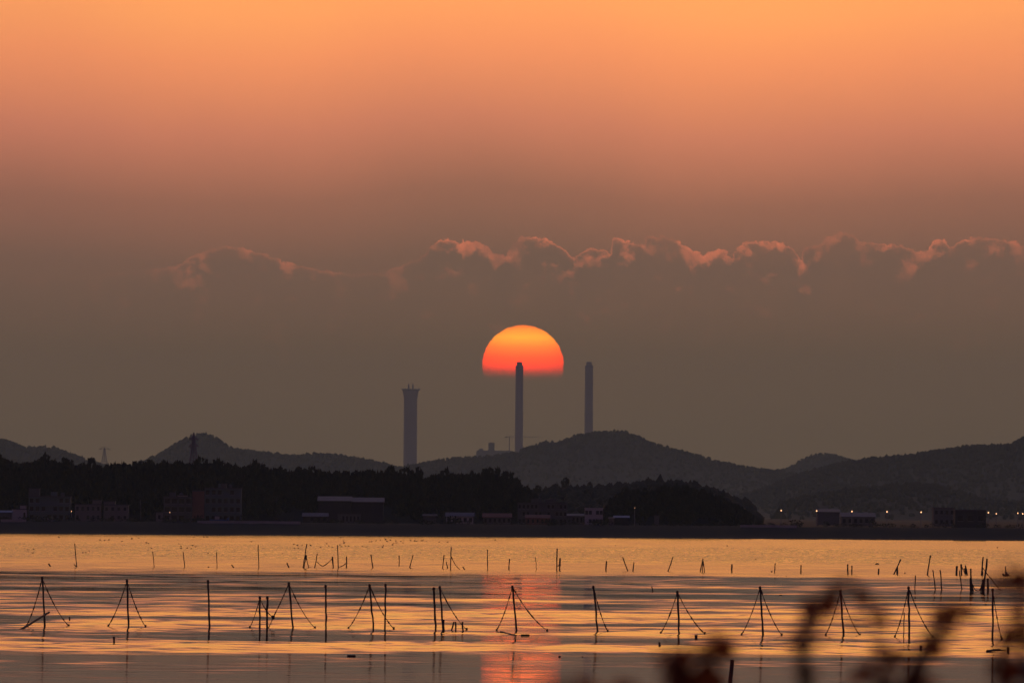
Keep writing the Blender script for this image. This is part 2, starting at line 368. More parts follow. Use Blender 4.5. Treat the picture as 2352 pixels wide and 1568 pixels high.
# ---- wooded hills
ICO = None
def ico():
    global ICO
    if ICO is None:
        bm = bmesh.new(); bmesh.ops.create_icosphere(bm, subdivisions=1, radius=1.0)
        ICO = (np.array([v.co[:] for v in bm.verts]), np.array([[v.index for v in f.verts] for f in bm.faces])); bm.free()
    return ICO
def crowns(P, rad, hgt, seed):
    V0, F0 = ico(); r = np.random.default_rng(seed); n = len(P)
    V = V0[None] * (1 + r.normal(0, .22, (n, len(V0), 1)))
    V = V * np.stack([rad, rad, hgt], -1)[:, None, :] + P[:, None, :]
    Fc = F0[None] + (np.arange(n) * len(V0))[:, None, None]
    return V.reshape(-1, 3), Fc.reshape(-1, 3)
def hill(name, prof, y0, front, back, tree, seed, wood_label, mtl='hill', n_tree=2600, steep=1.4):
    """prof: ridge line as seen from the lookout (u, v); the ridge is built at distance y0 with slopes before and behind it"""
    P = [at(u, v, y0) for u, v in prof]
    x = np.array([p.x for p in P]); z = np.array([p.z for p in P])
    r = np.random.default_rng(seed)
    X = np.linspace(x[0], x[-1], 140); Zr = np.interp(X, x, z)
    ker = np.ones(5) / 5; Zs = np.convolve(np.pad(Zr, 2, 'edge'), ker, 'valid') - tree * 1.1
    S = np.concatenate([np.linspace(-1, 0, 16)[:-1], np.linspace(0, 1, 8)])
    und = lambda xx, s: .06 * np.sin(xx * 7 / (x[-1] - x[0]) * 6 + s * 5) + .05 * np.sin(xx * 21 / (x[-1] - x[0]) * 6 - s * 9)
    def zz(xx, s, zr):
        a = np.abs(s); base_ = 3.0 + (zr - 3.0) * np.clip(1 - a, 0, 1) ** (1 / steep if steep < 1 else 1.0) * (1 - .35 * a * (1 - a) * 4 * (steep - 1))
        return base_ * (1 + und(xx, s) * a) 
    XX, SS = np.meshgrid(X, S); ZZ = zz(XX, SS, np.interp(XX, X, Zs)); YY = y0 + np.where(SS < 0, SS * front, SS * back)
    nr, nc = XX.shape; idx = np.arange(nr * nc).reshape(nr, nc)
    Q = np.stack([idx[:-1, :-1], idx[:-1, 1:], idx[1:, 1:], idx[1:, :-1]], -1).reshape(-1, 4)
    ho = tag(link(name, np_mesh(name, np.stack([XX, YY, ZZ], -1).reshape(-1, 3), Q, M['hill'], True)), kind='structure')
    n = n_tree; s = -np.abs(r.beta(.55, 1.6, n)); s[: n // 6] = r.uniform(-.04, .03, n // 6)
    tx = r.uniform(X[0], X[-1], n); ty = y0 + np.where(s < 0, s * front, s * back)
    tz = zz(tx, s, np.interp(tx, X, Zs))
    rad = tree * r.uniform(.35, .75, n); hgt = tree * r.uniform(.45, .85, n)
    V, Fc = crowns(np.stack([tx, ty, tz + hgt * .55], -1), rad, hgt, seed + 1)
    w = link('woods', np_mesh('woods', V, Fc, M[mtl if mtl != 'hill' else 'leafy'], False)); tag(w, wood_label, 'woods', kind='stuff')
    return ho
H1 = [(-260, 1000), (-60, 1012), (0, 1005), (20, 1008), (50, 1020), (80, 1024), (110, 1019), (130, 1025), (160, 1038), (200, 1050), (235, 1062), (330, 1090)]
H2 = [(250, 1085), (335, 1053), (360, 1040), (400, 1018), (430, 1000), (455, 992), (475, 990), (495, 998), (515, 1015), (530, 1025), (570, 1030), (610, 1036), (650, 1040),
      (690, 1041), (735, 1037), (760, 1038), (800, 1045), (850, 1052), (880, 1060), (910, 1068), (960, 1080), (1010, 1095)]
H3 = [(780, 1100), (870, 1078), (905, 1070), (950, 1064), (1000, 1052), (1060, 1047), (1130, 1043), (1180, 1035), (1210, 1025), (1235, 1014), (1260, 1010), (1290, 1010), (1310, 1000),
      (1340, 992), (1360, 990), (1400, 986), (1430, 985), (1450, 990), (1470, 1001), (1500, 1014), (1550, 1027), (1600, 1040), (1650, 1055), (1700, 1065), (1750, 1074), (1800, 1077), (1900, 1100)]
H4 = [(1700, 1096), (1780, 1078), (1810, 1072), (1840, 1050), (1870, 1040), (1890, 1037), (1920, 1041), (1950, 1050), (2000, 1060), (2100, 1085)]
H5 = [(1640, 1150), (1690, 1135), (1760, 1115), (1830, 1087), (1880, 1072), (1940, 1056), (2000, 1047), (2060, 1044), (2120, 1035), (2180, 1026), (2240, 1017), (2290, 1019), (2330, 1011),
      (2352, 1000), (2450, 985), (2620, 1000)]
H6 = [(1120, 1125), (1190, 1118), (1215, 1122), (1260, 1119), (1290, 1113), (1330, 1116), (1400, 1112), (1450, 1106), (1520, 1103), (1560, 1105), (1600, 1110), (1640, 1121), (1675, 1136), (1720, 1150)]
H7 = [(1790, 1150), (1880, 1128), (1960, 1118), (2040, 1108), (2100, 1104), (2150, 1108), (2200, 1122), (2260, 1142), (2352, 1150), (2450, 1146)]
hill('hill', H4, 17000.0, 500, 500, 5.0, 41, 'pale hazy trees on the small round hill behind the saddle', n_tree=900)
hill('hill', H1, 14000.0, 500, 500, 5.0, 42, 'hazy trees on the low hill at the frame edge, left of the faint pylon', n_tree=1400)
hill('hill', H2, 14600.0, 600, 500, 5.0, 43, 'hazy trees on the peaked hill behind the dark pylon', n_tree=2200)
hill('hill', H3, 14000.0, 700, 600, 4.4, 44, 'hazy trees on the broad hill under the sun and chimneys', n_tree=3200)
hill('hill', H5, 11000.0, 700, 600, 5.0, 45, 'hazy trees on the long hill rising to the right', n_tree=3000)
hill('hill', H7, 8000.0, 300, 300, 4.2, 46, 'dim trees on the low ridge in front of the right hill', n_tree=900)
hill('hill', H6, 3400.0, 200, 200, 3.6, 47, 'dim trees on the low rise between the two dark forests', n_tree=1100)

# ---- near pine forest and mound: leafy tuft crowns
def tuft_template(seed, n, shape):
    r = np.random.default_rng(seed); V = []; Q = []
    for i in range(n):
        if shape == 'pine':
            h = r.uniform(0, 1); lim = (1 - h) ** .6 * .95 + .12
        else:
            h = r.uniform(0, 1); lim = math.sqrt(max(.02, 1 - (2 * h - 1) ** 2))
        a = r.uniform(0, 6.28); rr = lim * math.sqrt(r.uniform(.1, 1))
        c = np.array([math.cos(a) * rr, math.sin(a) * rr, h])
        s = r.uniform(.10, .22)
        d1 = r.normal(0, 1, 3); d1 /= np.linalg.norm(d1); d2 = np.cross(d1, r.normal(0, 1, 3)); d2 /= np.linalg.norm(d2)
        d1 = d1 * s; d2 = d2 * s * .8
        k = len(V); V += [c - d1, c - d2 * .9, c + d1 * 1.2, c + d2]; Q.append((k, k + 1, k + 2, k + 3))
    return np.array(V), np.array(Q)
def forest(name, prof, y0, y1, label, seed, count, size, mtl, rise=1.0):
    TT = [tuft_template(seed * 10 + i, 90, 'pine' if i % 3 else 'round') for i in range(7)]
    r = np.random.default_rng(seed)
    P = [at(u, v, y1) for u, v in prof]; x = np.array([p.x for p in P]); z = np.array([p.z for p in P])
    Vs = []; Qs = []; off = 0
    # terrain the trees stand on
    X = np.linspace(x[0], x[-1], 90); S = np.linspace(0, 1, 9)
    def gz(xx, s): return 3.5 + (np.interp(xx, x, z) - size * 1.25 - 3.5) * s ** .8
    XX, SS = np.meshgrid(X, S); ZZ = np.maximum(gz(XX, SS), 2.5); YY = y0 + (y1 - y0) * SS
    back = np.full((1, len(X)), 2.5); XX = np.vstack([XX, XX[-1:]]); YY = np.vstack([YY, YY[-1:] + 40]); ZZ = np.vstack([ZZ, back])
    idx = np.arange(XX.size).reshape(XX.shape)
    Q = np.stack([idx[:-1, :-1], idx[:-1, 1:], idx[1:, 1:], idx[1:, :-1]], -1).reshape(-1, 4)
    tag(link('hill', np_mesh('hill', np.stack([XX, YY, ZZ], -1).reshape(-1, 3), Q, M['land'], True)), kind='structure')
    for i in range(count):
        s = 1 - r.beta(.8, 1.3); s = 1 - r.uniform(0, .06) if i < count * .3 else s
        tx = r.uniform(x[0] + .5, x[-1] - .5); V, Qq = TT[r.integers(len(TT))]
        h = size * r.uniform(.85, 1.2) * (1 + .28 * (r.random() < .12)); w = h * r.uniform(.34, .52)
        a = r.uniform(0, 6.28); ca, sa = math.cos(a), math.sin(a)
        q = np.stack([(V[:, 0] * ca - V[:, 1] * sa) * w, (V[:, 0] * sa + V[:, 1] * ca) * w, V[:, 2] * h], -1)
        q += np.array([tx, y0 + (y1 - y0) * s + r.uniform(-2, 2), max(gz(tx, s), 2.5) + .05 * size])
        Vs.append(q); Qs.append(Qq + off); off += len(q)
    o = link(name, np_mesh(name, np.vstack(Vs), np.vstack(Qs), M[mtl])); tag(o, label, 'forest', kind='stuff')
F1 = [(-120, 1056), (0, 1054), (50, 1058), (100, 1055), (140, 1060), (170, 1065), (200, 1064), (230, 1062), (260, 1062), (300, 1062), (330, 1057), (360, 1055), (390, 1062), (430, 1065), (470, 1062),
      (500, 1060), (530, 1064), (570, 1070), (600, 1073), (650, 1075), (700, 1080), (750, 1082), (800, 1080), (850, 1079), (900, 1083), (950, 1086), (1000, 1086), (1050, 1088), (1100, 1087),
      (1130, 1086), (1160, 1090), (1185, 1100), (1200, 1115), (1215, 1132), (1228, 1155), (1240, 1180)]
F2 = [(1385, 1182), (1400, 1155), (1415, 1140), (1440, 1129), (1480, 1121), (1520, 1117), (1560, 1116), (1600, 1121), (1640, 1131), (1668, 1146), (1690, 1160), (1705, 1172), (1716, 1186)]
forest('forest', F1, 2662.0, 2730.0, 'dense black pine forest behind the shore village', 61, 900, 5.2, 'pine')
forest('forest', F2, 2640.0, 2680.0, 'dark wooded mound beside the small lit white house', 62, 300, 3.6, 'pine')

# ------------------------------------------------------------------ haze
bx = MB().box(-2600, 2600, -60, 26300, -2.5, 450).build('haze', M['white'])
hm = bpy.data.materials.new('haze air'); hm.use_nodes = True; hm.node_tree.nodes.clear(); N = Nodes(hm.node_tree)
pv = N.new('ShaderNodeVolumePrincipled'); pv.inputs['Color'].default_value = (.52, .80, .93, 1); pv.inputs['Density'].default_value = 0.0000325; pv.inputs['Anisotropy'].default_value = .5
ho = N.new('ShaderNodeOutputMaterial'); N.link(pv.outputs[0], ho.inputs['Volume'])
bx.data.materials[0] = hm; tag(bx, kind='stuff')

# ------------------------------------------------------------------ power station chimneys
def chimney(u0, u1, vtop, vbase_hidden, y, label, kind):
    a, c = at(u0, vtop, y), at(u1, vtop, y); cx = (a.x + c.x) / 2; r_ = (c.x - a.x) / 2; zt = a.z; q = px(y)
    e = empty('chimney', (cx, y, 3.0), label, 'chimney', 'power station chimneys')
    if kind == 'plain':
        MB().lathe((cx, y), [(r_ * 1.18, 3), (r_ * 1.06, zt * .45), (r_, zt - 14 * q), (r_ * .98, zt - 8 * q)]).build('shaft', M['concrete'], e, True)
        cap = MB().lathe((cx, y), [(r_ * .72, zt - 8 * q), (r_ * .68, zt), (r_ * .5, zt), (r_ * .5, zt - 3 * q)]).build('flue_cap', M['concrete'], e, True)
        MB().lathe((cx, y), [(r_ * 1.03, zt - 13 * q), (r_ * 1.09, zt - 13 * q), (r_ * 1.09, zt - 11.5 * q), (r_ * 1.03, zt - 11.5 * q)]).build('walkway', M['steel'], e)
        for k in (.42, .66): MB().lathe((cx, y), [(r_ * 1.05, zt * k), (r_ * 1.12, zt * k), (r_ * 1.12, zt * k + 1.6 * q), (r_ * 1.05, zt * k + 1.6 * q)]).build('walkway', M['steel'], e)
    else:
        MB().lathe((cx, y), [(r_ * 1.12, 3), (r_ * 1.02, zt * .4), (r_, zt - 22 * q), (r_ * 1.12, zt - 12 * q), (r_ * 1.22, zt - 3 * q), (r_ * 1.2, zt)]).build('shaft', M['concrete'], e, True)
        MB().lathe((cx, y), [(r_ * 1.1, zt - 3 * q), (r_ * 1.46, zt - .6 * q), (r_ * 1.46, zt + .8 * q), (r_ * 1.2, zt + .8 * q)]).build('formwork_platform', M['steel'], e)
        for s in (-.30, .34):
            MB().tube([(cx + s * r_, y, zt), (cx + s * r_, y, zt + 9 * q), (cx + s * r_, y, zt + 14 * q)], [r_ * .16, r_ * .12, r_ * .03], 5).build('hoist_mast', M['steel'], e)
        for s in (-1.3, -.8, 0, .8, 1.3):
            MB().tube([(cx + s * r_, y - 1, zt), (cx + s * r_ * .98, y - 1, zt + 3 * q)], r_ * .07, 4).build('guard_post', M['steel'], e)
    return e
chimney(928, 958.5, 894, 1068, 25000.0, 'thick chimney with a flared platform and spikes on top', 'flare')
chimney(1184.5, 1202, 831, 1030, 25000.0, 'slender chimney standing in front of the setting sun', 'plain')
chimney(1344, 1362.5, 831, 990, 25200.0, 'slender chimney rising behind the hilltop, right of the sun', 'plain')
# boiler house and tower crane by the middle chimney
y = 24800.0; e = empty('boiler_house', at(1136, 1100, y), 'faint power station block at the foot of the middle chimney', 'building'); e.location.z = 3
def blk(u0, u1, v0, y, d, nm, mtl, e):
    a, c = at(u0, v0, y), at(u1, v0, y); MB().box(a.x, c.x, y, y + d, 3, a.z).build(nm, mtl, e)
blk(1094, 1178, 1034, y, 40, 'hall', M['grey'], e); blk(1122, 1136, 1016, y + 5, 25, 'boiler_tower', M['grey'], e); blk(1100, 1110, 1030, y + 4, 20, 'roof_block', M['grey'], e)
q = px(y); c = at(1170, 1003, y - 60)
e = empty('tower_crane', (c.x, y - 60, 3), 'faint tower crane with long jib crossing the middle chimney', 'crane')
MB().box(c.x - 1.1, c.x + 1.1, y - 61, y - 59, 3, c.z + 2).build('mast', M['steel'], e)
a = at(1237, 1003, y - 60)
jb = MB(); n = 14
for i in range(n):
    x0 = c.x + (a.x - c.x) * i / n; x1 = c.x + (a.x - c.x) * (i + 1) / n
    jb.tube([(x0, y - 60, c.z), (x1, y - 60, c.z)], .35, 4); jb.tube([(x0, y - 60, c.z), ((x0 + x1) / 2, y - 60, c.z + 1.6)], .2, 4); jb.tube([((x0 + x1) / 2, y - 60, c.z + 1.6), (x1, y - 60, c.z)], .2, 4)
jb.build('jib', M['steel'], e)['kind'] = 'stuff'
a2 = at(1159, 1003, y - 60); MB().box(a2.x, c.x, y - 60.6, y - 59.4, c.z - .5, c.z + .5).build('counter_jib', M['steel'], e)
MB().box(a2.x, a2.x + 6 * q, y - 61, y - 59, c.z - 2.2, c.z + .6).build('counterweight', M['darkshed'], e)

# ------------------------------------------------------------------ lattice pylons
def pylon(u, vtop, vbase, y, label, tri=True, scale=1.0):
    t_ = at(u, vtop, y); q = px(y); b_ = at(u, vbase, y); H = t_.z - b_.z + 16 * q
    zb = t_.z - H; e = empty('pylon', (t_.x, y, zb), label, 'pylon', 'power line pylons'); th = (1.25 if tri else .6) * q * scale
    wb = 11.5 * q * scale if tri else 9 * q
    def hw(z):
        f = (z - zb) / H
        return wb * (1 - f) ** 1.05 * .9 + .9 * q
    levels = [zb + H * f for f in (0, .17, .32, .45, .57, .68, .78, .87, .94)]
    top = Vector((t_.x, y, t_.z))
    for sx in (-1, 1):
        for sy in (-1, 1):
            pts = [Vector((t_.x + sx * hw(z), y + sy * hw(z), z)) for z in levels] + [top]
            MB().tube(pts, th, 4).build('leg', M['steel'], e)
    for i in range(len(levels) - 1):
        z0, z1 = levels[i], levels[i + 1]
        for sy in (-1, 1):
            for sx in (-1, 1):
                MB().tube([(t_.x + sx * hw(z0), y + sy * hw(z0), z0), (t_.x - sx * hw(z1), y + sy * hw(z1), z1)], th * .7, 4).build('brace', M['steel'], e)
    for f, wd in ((.84, 9.5), (.66, 11.0)) if tri else ((.93, 13.0),):
        z = zb + H * f; w = wd * q * scale
        for sx in (-1, 1):
            MB().tube([(t_.x + sx * hw(z), y, z), (t_.x + sx * w, y, z - 1.0 * q)], th, 4).tube([(t_.x + sx * hw(z) * .8, y, z + 5.5 * q), (t_.x + sx * w, y, z - 1.0 * q)], th * .8, 4)\
                .tube([(t_.x + sx * w, y, z - 1 * q), (t_.x + sx * w, y, z - 4 * q)], th * .6, 4).build('cross_arm', M['steel'], e)
    MB().tube([(t_.x, y, zb), top], th * 1.1, 4).build('centre_post', M['steel'], e)
pylon(445, 993, 1066, 2900.0, 'dark lattice pylon standing out above the pine forest')
pylon(240, 1027, 1063, 19000.0, 'faint lattice pylon far off in the saddle between hills', tri=False)

# ------------------------------------------------------------------ village along the far shore
def house(name, label, cat, y, blocks, wall, roof='darkroof', roof_kind='flat', win=None, depth=8.0, extra=None):
    """blocks: list of (u0, u1, vtop, vbottom, wall material or None); win: list of (block index, columns, rows)"""
    c0 = at((blocks[0][0] + blocks[0][1]) / 2, blocks[0][3], y); zb = min(3.4, c0.z)
    e = empty(name, (c0.x, y, zb), label, cat, 'buildings of the shore village'); q = px(y)
    for bi, (u0, u1, vt, vb, wm) in enumerate(blocks):
        a, c = at(u0, vt, y), at(u1, vt, y); zt = (a.z + c.z) / 2; yy = y + bi * .35 * (1 if bi else 0)
        x0, x1 = a.x, c.x; z0 = zb if vb is None else at((u0 + u1) / 2, vb, y).z
        z0 = min(z0, zt - .5)
        if bi == 0: z0 = zb - .5
        w = MB().box(x0, x1, yy, yy + depth * (1 if bi == 0 else .7), z0, zt).build('wall', M[wm or wall], e)
        rk = roof_kind if bi == 0 else 'flat'
        if rk == 'flat':
            MB().box(x0 - .12, x1 + .12, yy - .12, yy + depth * (1 if bi == 0 else .7) + .12, zt + .003, zt + .28).build('roof', M[roof], e)
        elif rk == 'gable':
            rh = min(1.3, (x1 - x0) * .14); d = depth
            MB().add([(x0 - .3, yy - .35, zt), (x1 + .3, yy - .35, zt), (x1 + .3, yy + d / 2, zt + rh), (x0 - .3, yy + d / 2, zt + rh), (x0 - .3, yy + d + .3, zt), (x1 + .3, yy + d + .3, zt),
                      (x0 - .3, yy - .35, zt - .12), (x1 + .3, yy - .35, zt - .12), (x0 - .3, yy + d + .3, zt - .12), (x1 + .3, yy + d + .3, zt - .12)],
                     [(0, 1, 2, 3), (3, 2, 5, 4), (0, 3, 4), (1, 5, 2), (0, 6, 7, 1), (4, 5, 9, 8), (6, 8, 9, 7), (0, 4, 8, 6), (1, 7, 9, 5)]).build('roof', M[roof], e)
        for (wi, nc, nr, f0, f1) in (win or []):
            if wi != bi: continue
            H = zt - max(z0, zb); cw = (x1 - x0) / nc; rh_ = H / nr
            for i in range(nc):
                for j in range(nr):
                    if random.random() < .14: continue
                    wx0 = x0 + cw * (i + .5 - f0 / 2); wx1 = x0 + cw * (i + .5 + f0 / 2); wz = max(z0, zb) + rh_ * (j + .56)
                    g_ = MB().box(wx0, wx1, yy - .05, yy + .04, wz - rh_ * f1 / 2, wz + rh_ * f1 / 2).build('window', M['glass'], e)
                    MB().box(wx0 - .08, wx1 + .08, yy - .11, yy - .01, wz - rh_ * f1 / 2 - .12, wz - rh_ * f1 / 2 - .02).build('sill', M['frame'], g_)
    if cat == 'building':                                       # storey slabs, roof tank and stair head
        u0, u1, vt, vb, wm = blocks[0]; a, c = at(u0, vt, y), at(u1, vt, y); zt = (a.z + c.z) / 2; nr = (win or [(0, 1, 3, 0, 0)])[0][2]
        for j in range(1, nr + 1):
            z = zb + (zt - zb) * j / nr - .14
            MB().box(a.x + .1, c.x - .1, y - .55, y - .004, z - .07, z + .07).build('balcony_slab', M[wall], e)
        k = a.x + (c.x - a.x) * random.uniform(.55, .85)
        MB().lathe((k, y + 3), [(.55, zt + .285), (.6, zt + .6), (.6, zt + 1.1), (.2, zt + 1.35)], 10).build('water_tank', M['grey'], e)
        MB().box(k - 3.4, k - 1.6, y + 2, y + 4.4, zt + .285, zt + 1.5).build('stair_head', M[wall], e)
    return e
B = 'building'
house('apartment_block', 'three storey block with a taller stair tower at one end, by the left edge', B, 2634, [(66, 161, 1141, 1192, None), (66, 90, 1123, 1141, 'grey')], 'teal', win=[(0, 7, 3, .6, .5), (1, 1, 1, .3, .4)])
house('village_house', 'low pale house with a small upper storey, right of the stair tower block', 'house', 2634, [(172, 232, 1159, 1184, None), (212, 232, 1149, 1159, None)], 'cream', win=[(0, 5, 2, .45, .45), (1, 1, 1, .4, .4)])
house('village_house', 'pale two storey house with stepped roof beside the tall bare pole', 'house', 2636, [(238, 294, 1160, 1186, None), (238, 264, 1152, 1160, None)], 'cream', win=[(0, 4, 2, .4, .4)])
house('apartment_block', 'block of wide windows adjoining a red brick tower', B, 2634, [(376, 442, 1142, 1190, None), (441.5, 468, 1128, 1190, 'brick'), (408, 430, 1138.5, 1142, 'white')], 'grey', win=[(0, 4, 3, .7, .55)])
house('apartment_block', 'tall blue grey block with projecting stair shaft, behind the brick tower', B, 2648, [(470, 554, 1122, 1180, None), (508, 520, 1112, 1180, 'grey')], 'teal', win=[(0, 6, 4, .6, .5)])
house('village_hut', 'tiny pale hut with one window left of the wide window block', 'hut', 2626, [(358, 374, 1177, 1189, None)], 'cream', win=[(0, 1, 1, .35, .4)], depth=3)
house('village_house', 'small white house at the left edge of the picture', 'house', 2634, [(28, 62, 1170, 1186, None), (46, 60, 1161, 1170, None)], 'white', win=[(0, 3, 1, .4, .4)])
house('shed', 'low blue tarp covered shed at the very left edge', 'shed', 2626, [(-6, 26, 1176, 1188, None)], 'grey', 'tarp', 'gable', depth=5)
house('warehouse', 'long low warehouse with a pale roof half hidden in the forest', 'warehouse', 2656, [(731, 806, 1149.5, 1164, None)], 'darkshed', 'paleroof', 'gable', depth=14)
house('warehouse', 'pale roofed warehouse continuing right of the longest roof', 'warehouse', 2657, [(808, 880, 1152, 1166, None)], 'darkshed', 'paleroof', 'gable', depth=13)
house('shed', 'pale roofed shore shed below the long warehouse', 'shed', 2628, [(696, 752, 1185, 1193, None)], 'darkshed', 'paleroof', 'gable', win=[(0, 4, 1, .5, .5)], depth=6)
house('shed', 'dim windowed shed right of the pale roofed shore shed', 'shed', 2630, [(776, 827, 1182, 1192, None)], 'grey', 'darkroof', win=[(0, 6, 1, .5, .6)], depth=6)
house('shed', 'small grey shed in front of the forest, left of the bright roof', 'shed', 2630, [(972, 1002, 1184, 1192, None)], 'grey', 'darkroof', 'gable', depth=5)
house('shed', 'shed with the bright pinkish roof edge near the shore middle', 'shed', 2628, [(1025, 1087, 1185, 1193.5, None)], 'white', 'paleroof', 'gable', win=[(0, 5, 1, .6, .5)], depth=6)
house('village_house', 'low house under a long red roof, right of the bright roofed shed', 'house', 2634, [(1110, 1174, 1187, 1196, None)], 'grey', 'redroof', 'gable', win=[(0, 6, 1, .5, .5)], depth=7)
house('school_block', 'wide faint block with two roof boxes beyond the red roofs', B, 2660, [(1189, 1303, 1156, 1190, None), (1220, 1243, 1147.5, 1156, None), (1256, 1277, 1148, 1156, None)], 'grey', win=[(0, 12, 3, .5, .5)], depth=10)
house('village_house', 'low red roofed house in front of the wide faint block', 'house', 2630, [(1208, 1262, 1189, 1197, None)], 'brick', 'redroof', 'gable', win=[(0, 5, 1, .4, .5)], depth=6)
house('white_house', 'small bright white house with dark window band beside the wooded mound', 'house', 2624, [(1343.5, 1385, 1168, 1199, None)], 'white', 'white', depth=6, win=[(0, 5, 2, .84, .44)])
house('shed', 'shed under a blue roof at the foot of the wooded mound', 'shed', 2624, [(1411, 1444, 1188, 1196, None)], 'darkshed', 'blueroof', 'gable', depth=6)
house('tent', 'small pale tent left of the blue roof', 'tent', 2622, [(1399, 1410, 1189, 1195, None)], 'cream', 'paleroof', 'gable', depth=2.5)
house('village_hut', 'tiny hut against the base of the wooded mound', 'hut', 2626, [(1503, 1514, 1185, 1196, None)], 'grey', 'darkroof', depth=3)
house('village_house', 'low pale building to the left of the bright white house', 'house', 2630, [(1304, 1340, 1184, 1196, None)], 'grey', 'paleroof', 'gable', win=[(0, 4, 1, .5, .5)], depth=6)
house('dark_shed', 'black flat roofed shed among the street lights', 'shed', 2626, [(2194, 2265, 1172, 1199, None)], 'darkshed', 'darkroof', win=[(0, 3, 1, .5, .3)], depth=10)
house('warehouse', 'faint low pale warehouse between the middle street lights', 'warehouse', 2900, [(1933, 2010, 1186, 1200, None)], 'grey', 'paleroof', 'gable', win=[(0, 6, 1, .5, .4)], depth=14)
house('warehouse', 'faint tall grey warehouse just left of the black shed', 'warehouse', 2900, [(2145, 2193, 1167, 1199, None)], 'grey', 'darkroof', win=[(0, 4, 2, .5, .4)], depth=14)
house('warehouse', 'faint long roof right of the third street light', 'warehouse', 3050, [(1878, 1928, 1175, 1192, None)], 'grey', 'paleroof', 'gable', depth=14)
# bare pole by the stepped roof house
p0, p1 = at(324, 1190, 2622), at(322, 1146, 2622)
tag(MB().tube([(p0.x, 2622, 3.2), (p1.x, 2622, p1.z)], [.16, .1], 6).build('utility_pole', M['grey']), 'tall bare utility pole between the pale houses and the wide window block', 'pole')
# covered boats drawn up on the dike
def boat(u0, u1, v, y, label, mtl):
    a, c = at(u0, v, y), at(u1, v, y); L = c.x - a.x; zb = shore_z(y) - .05; hh = L * .16
    e = empty('rowing_boat', ((a.x + c.x) / 2, y, zb), label, 'boat', 'boats drawn up on the dike')
    st = [(-.5, .55, .1), (-.3, .9, 0), (0, 1, 0), (.3, .8, .03), (.5, .06, .28)]; v_ = []; f_ = []
    for s, w, zz in st:
        cx = (a.x + c.x) / 2 + s * L; wd = L * .17 * w
        v_ += [(cx, y - wd, zb + hh + zz * L * .4), (cx, y - wd * .6, zb + zz * L * .3), (cx, y + wd * .6, zb + zz * L * .3), (cx, y + wd, zb + hh + zz * L * .4)]
    for i in range(4):
        for j in range(3): f_.append((i * 4 + j, i * 4 + j + 1, i * 4 + 5 + j, i * 4 + 4 + j))
    f_ += [(0, 1, 2, 3), (19, 18, 17, 16)]
    MB().add(v_, f_).build('hull', mtl, e)
    cx = (a.x + c.x) / 2 - .12 * L
    MB().box(cx - L * .12, cx + L * .12, y - L * .1, y + L * .1, zb + hh * .9, zb + hh * 2.0).build('cabin', M['white'], e)
boat(101, 123, 1186, 2620, 'pale small boat on the dike below the stair tower block', M['white'])
boat(482, 526, 1180, 2620, 'boat under bright blue cover below the tall blue grey block', M['tarp'])

# bushes, reeds and scrub in front of the houses
def scrub():
    TT = [tuft_template(700 + i, 34, 'round') for i in range(5)]; r = np.random.default_rng(71); Vs = []; Qs = []; off = 0
    for i in range(520):
        u = r.uniform(-120, 2470); dens = .5 + .5 * math.sin(u * .021) * math.sin(u * .0053 + 1)
        if r.random() > .25 + .75 * dens: continue
        y = r.uniform(2614.5, 2623); p = at(u, 1200, y); h = r.uniform(.5, 1.5) * (1.6 if r.random() < .12 else 1); w = h * r.uniform(.6, 1.3)
        V, Q = TT[r.integers(5)]; q = V * np.array([w, w, h]) + np.array([p.x, y, shore_z(y) - .1]); Vs.append(q); Qs.append(Q + off); off += len(q)
    tag(link('shrubbery', np_mesh('shrubbery', np.vstack(Vs), np.vstack(Qs), M['leafy'])), 'low dark scrub along the dike top before the houses', 'scrub', kind='stuff')
scrub()

# ------------------------------------------------------------------ street lights
LIGHTS = [(1709.8, 1170), (1794.3, 1172.3), (1875.7, 1173.1), (1956.8, 1174.3), (2037.3, 1175.1), (2115.8, 1176), (2192.8, 1176), (2270.2, 1176.9), (2288.3, 1179.7), (2337.8, 1178.3), (2349, 1179.7)]
ORD = ['first', 'second', 'third', 'fourth', 'fifth', 'sixth', 'seventh', 'eighth', 'ninth', 'tenth', 'eleventh', 'twelfth', 'thirteenth', 'fourteenth', 'fifteenth', 'sixteenth', 'seventeenth', 'eighteenth', 'nineteenth', 'twentieth',
       'twenty-first', 'twenty-second', 'twenty-third', 'twenty-fourth', 'twenty-fifth', 'twenty-sixth', 'twenty-seventh', 'twenty-eighth', 'twenty-ninth', 'thirtieth', 'thirty-first', 'thirty-second', 'thirty-third', 'thirty-fourth', 'thirty-fifth',
       'thirty-sixth', 'thirty-seventh', 'thirty-eighth', 'thirty-ninth', 'fortieth', 'forty-first', 'forty-second', 'forty-third', 'forty-fourth', 'forty-fifth']
def lamp(u, v, y, label, size=1.0):
    p = at(u, v, y); zb = 3.3
    e = empty('street_lamp', (p.x, y, zb), label, 'street lamp', 'lit street lamps along the shore road')
    MB().tube([(p.x, y + .9, zb), (p.x, y + .9, p.z + .2), (p.x, y + .7, p.z + .45), (p.x, y, p.z + .4)], [.12, .08, .07, .05], 6).build('pole', M['steel'], e)
    hd = MB().box(p.x - .3, p.x + .3, y - .4, y + .3, p.z + .25, p.z + .42).build('lamp_head', M['steel'], e)
    s = .19 * size
    MB().lathe((p.x, y), [(.1 * s, p.z - s * .8), (.8 * s, p.z - s * .45), (s, p.z), (.7 * s, p.z + .248)], 8).build('lamp_glass', M['lamp'], hd)
for i, (u, v) in enumerate(LIGHTS):
    lamp(u, v, 2760.0, '%s lit street lamp counting right from the wooded mound' % ORD[i], .75 if i in (8, 9) else 1.0)
lamp(1458, 1166.7, 2636.0, 'tiny dim lamp in front of the wooded mound', .3)
lamp(164, 1174.5, 2628.0, 'small lamp right of the stair tower block', .38)
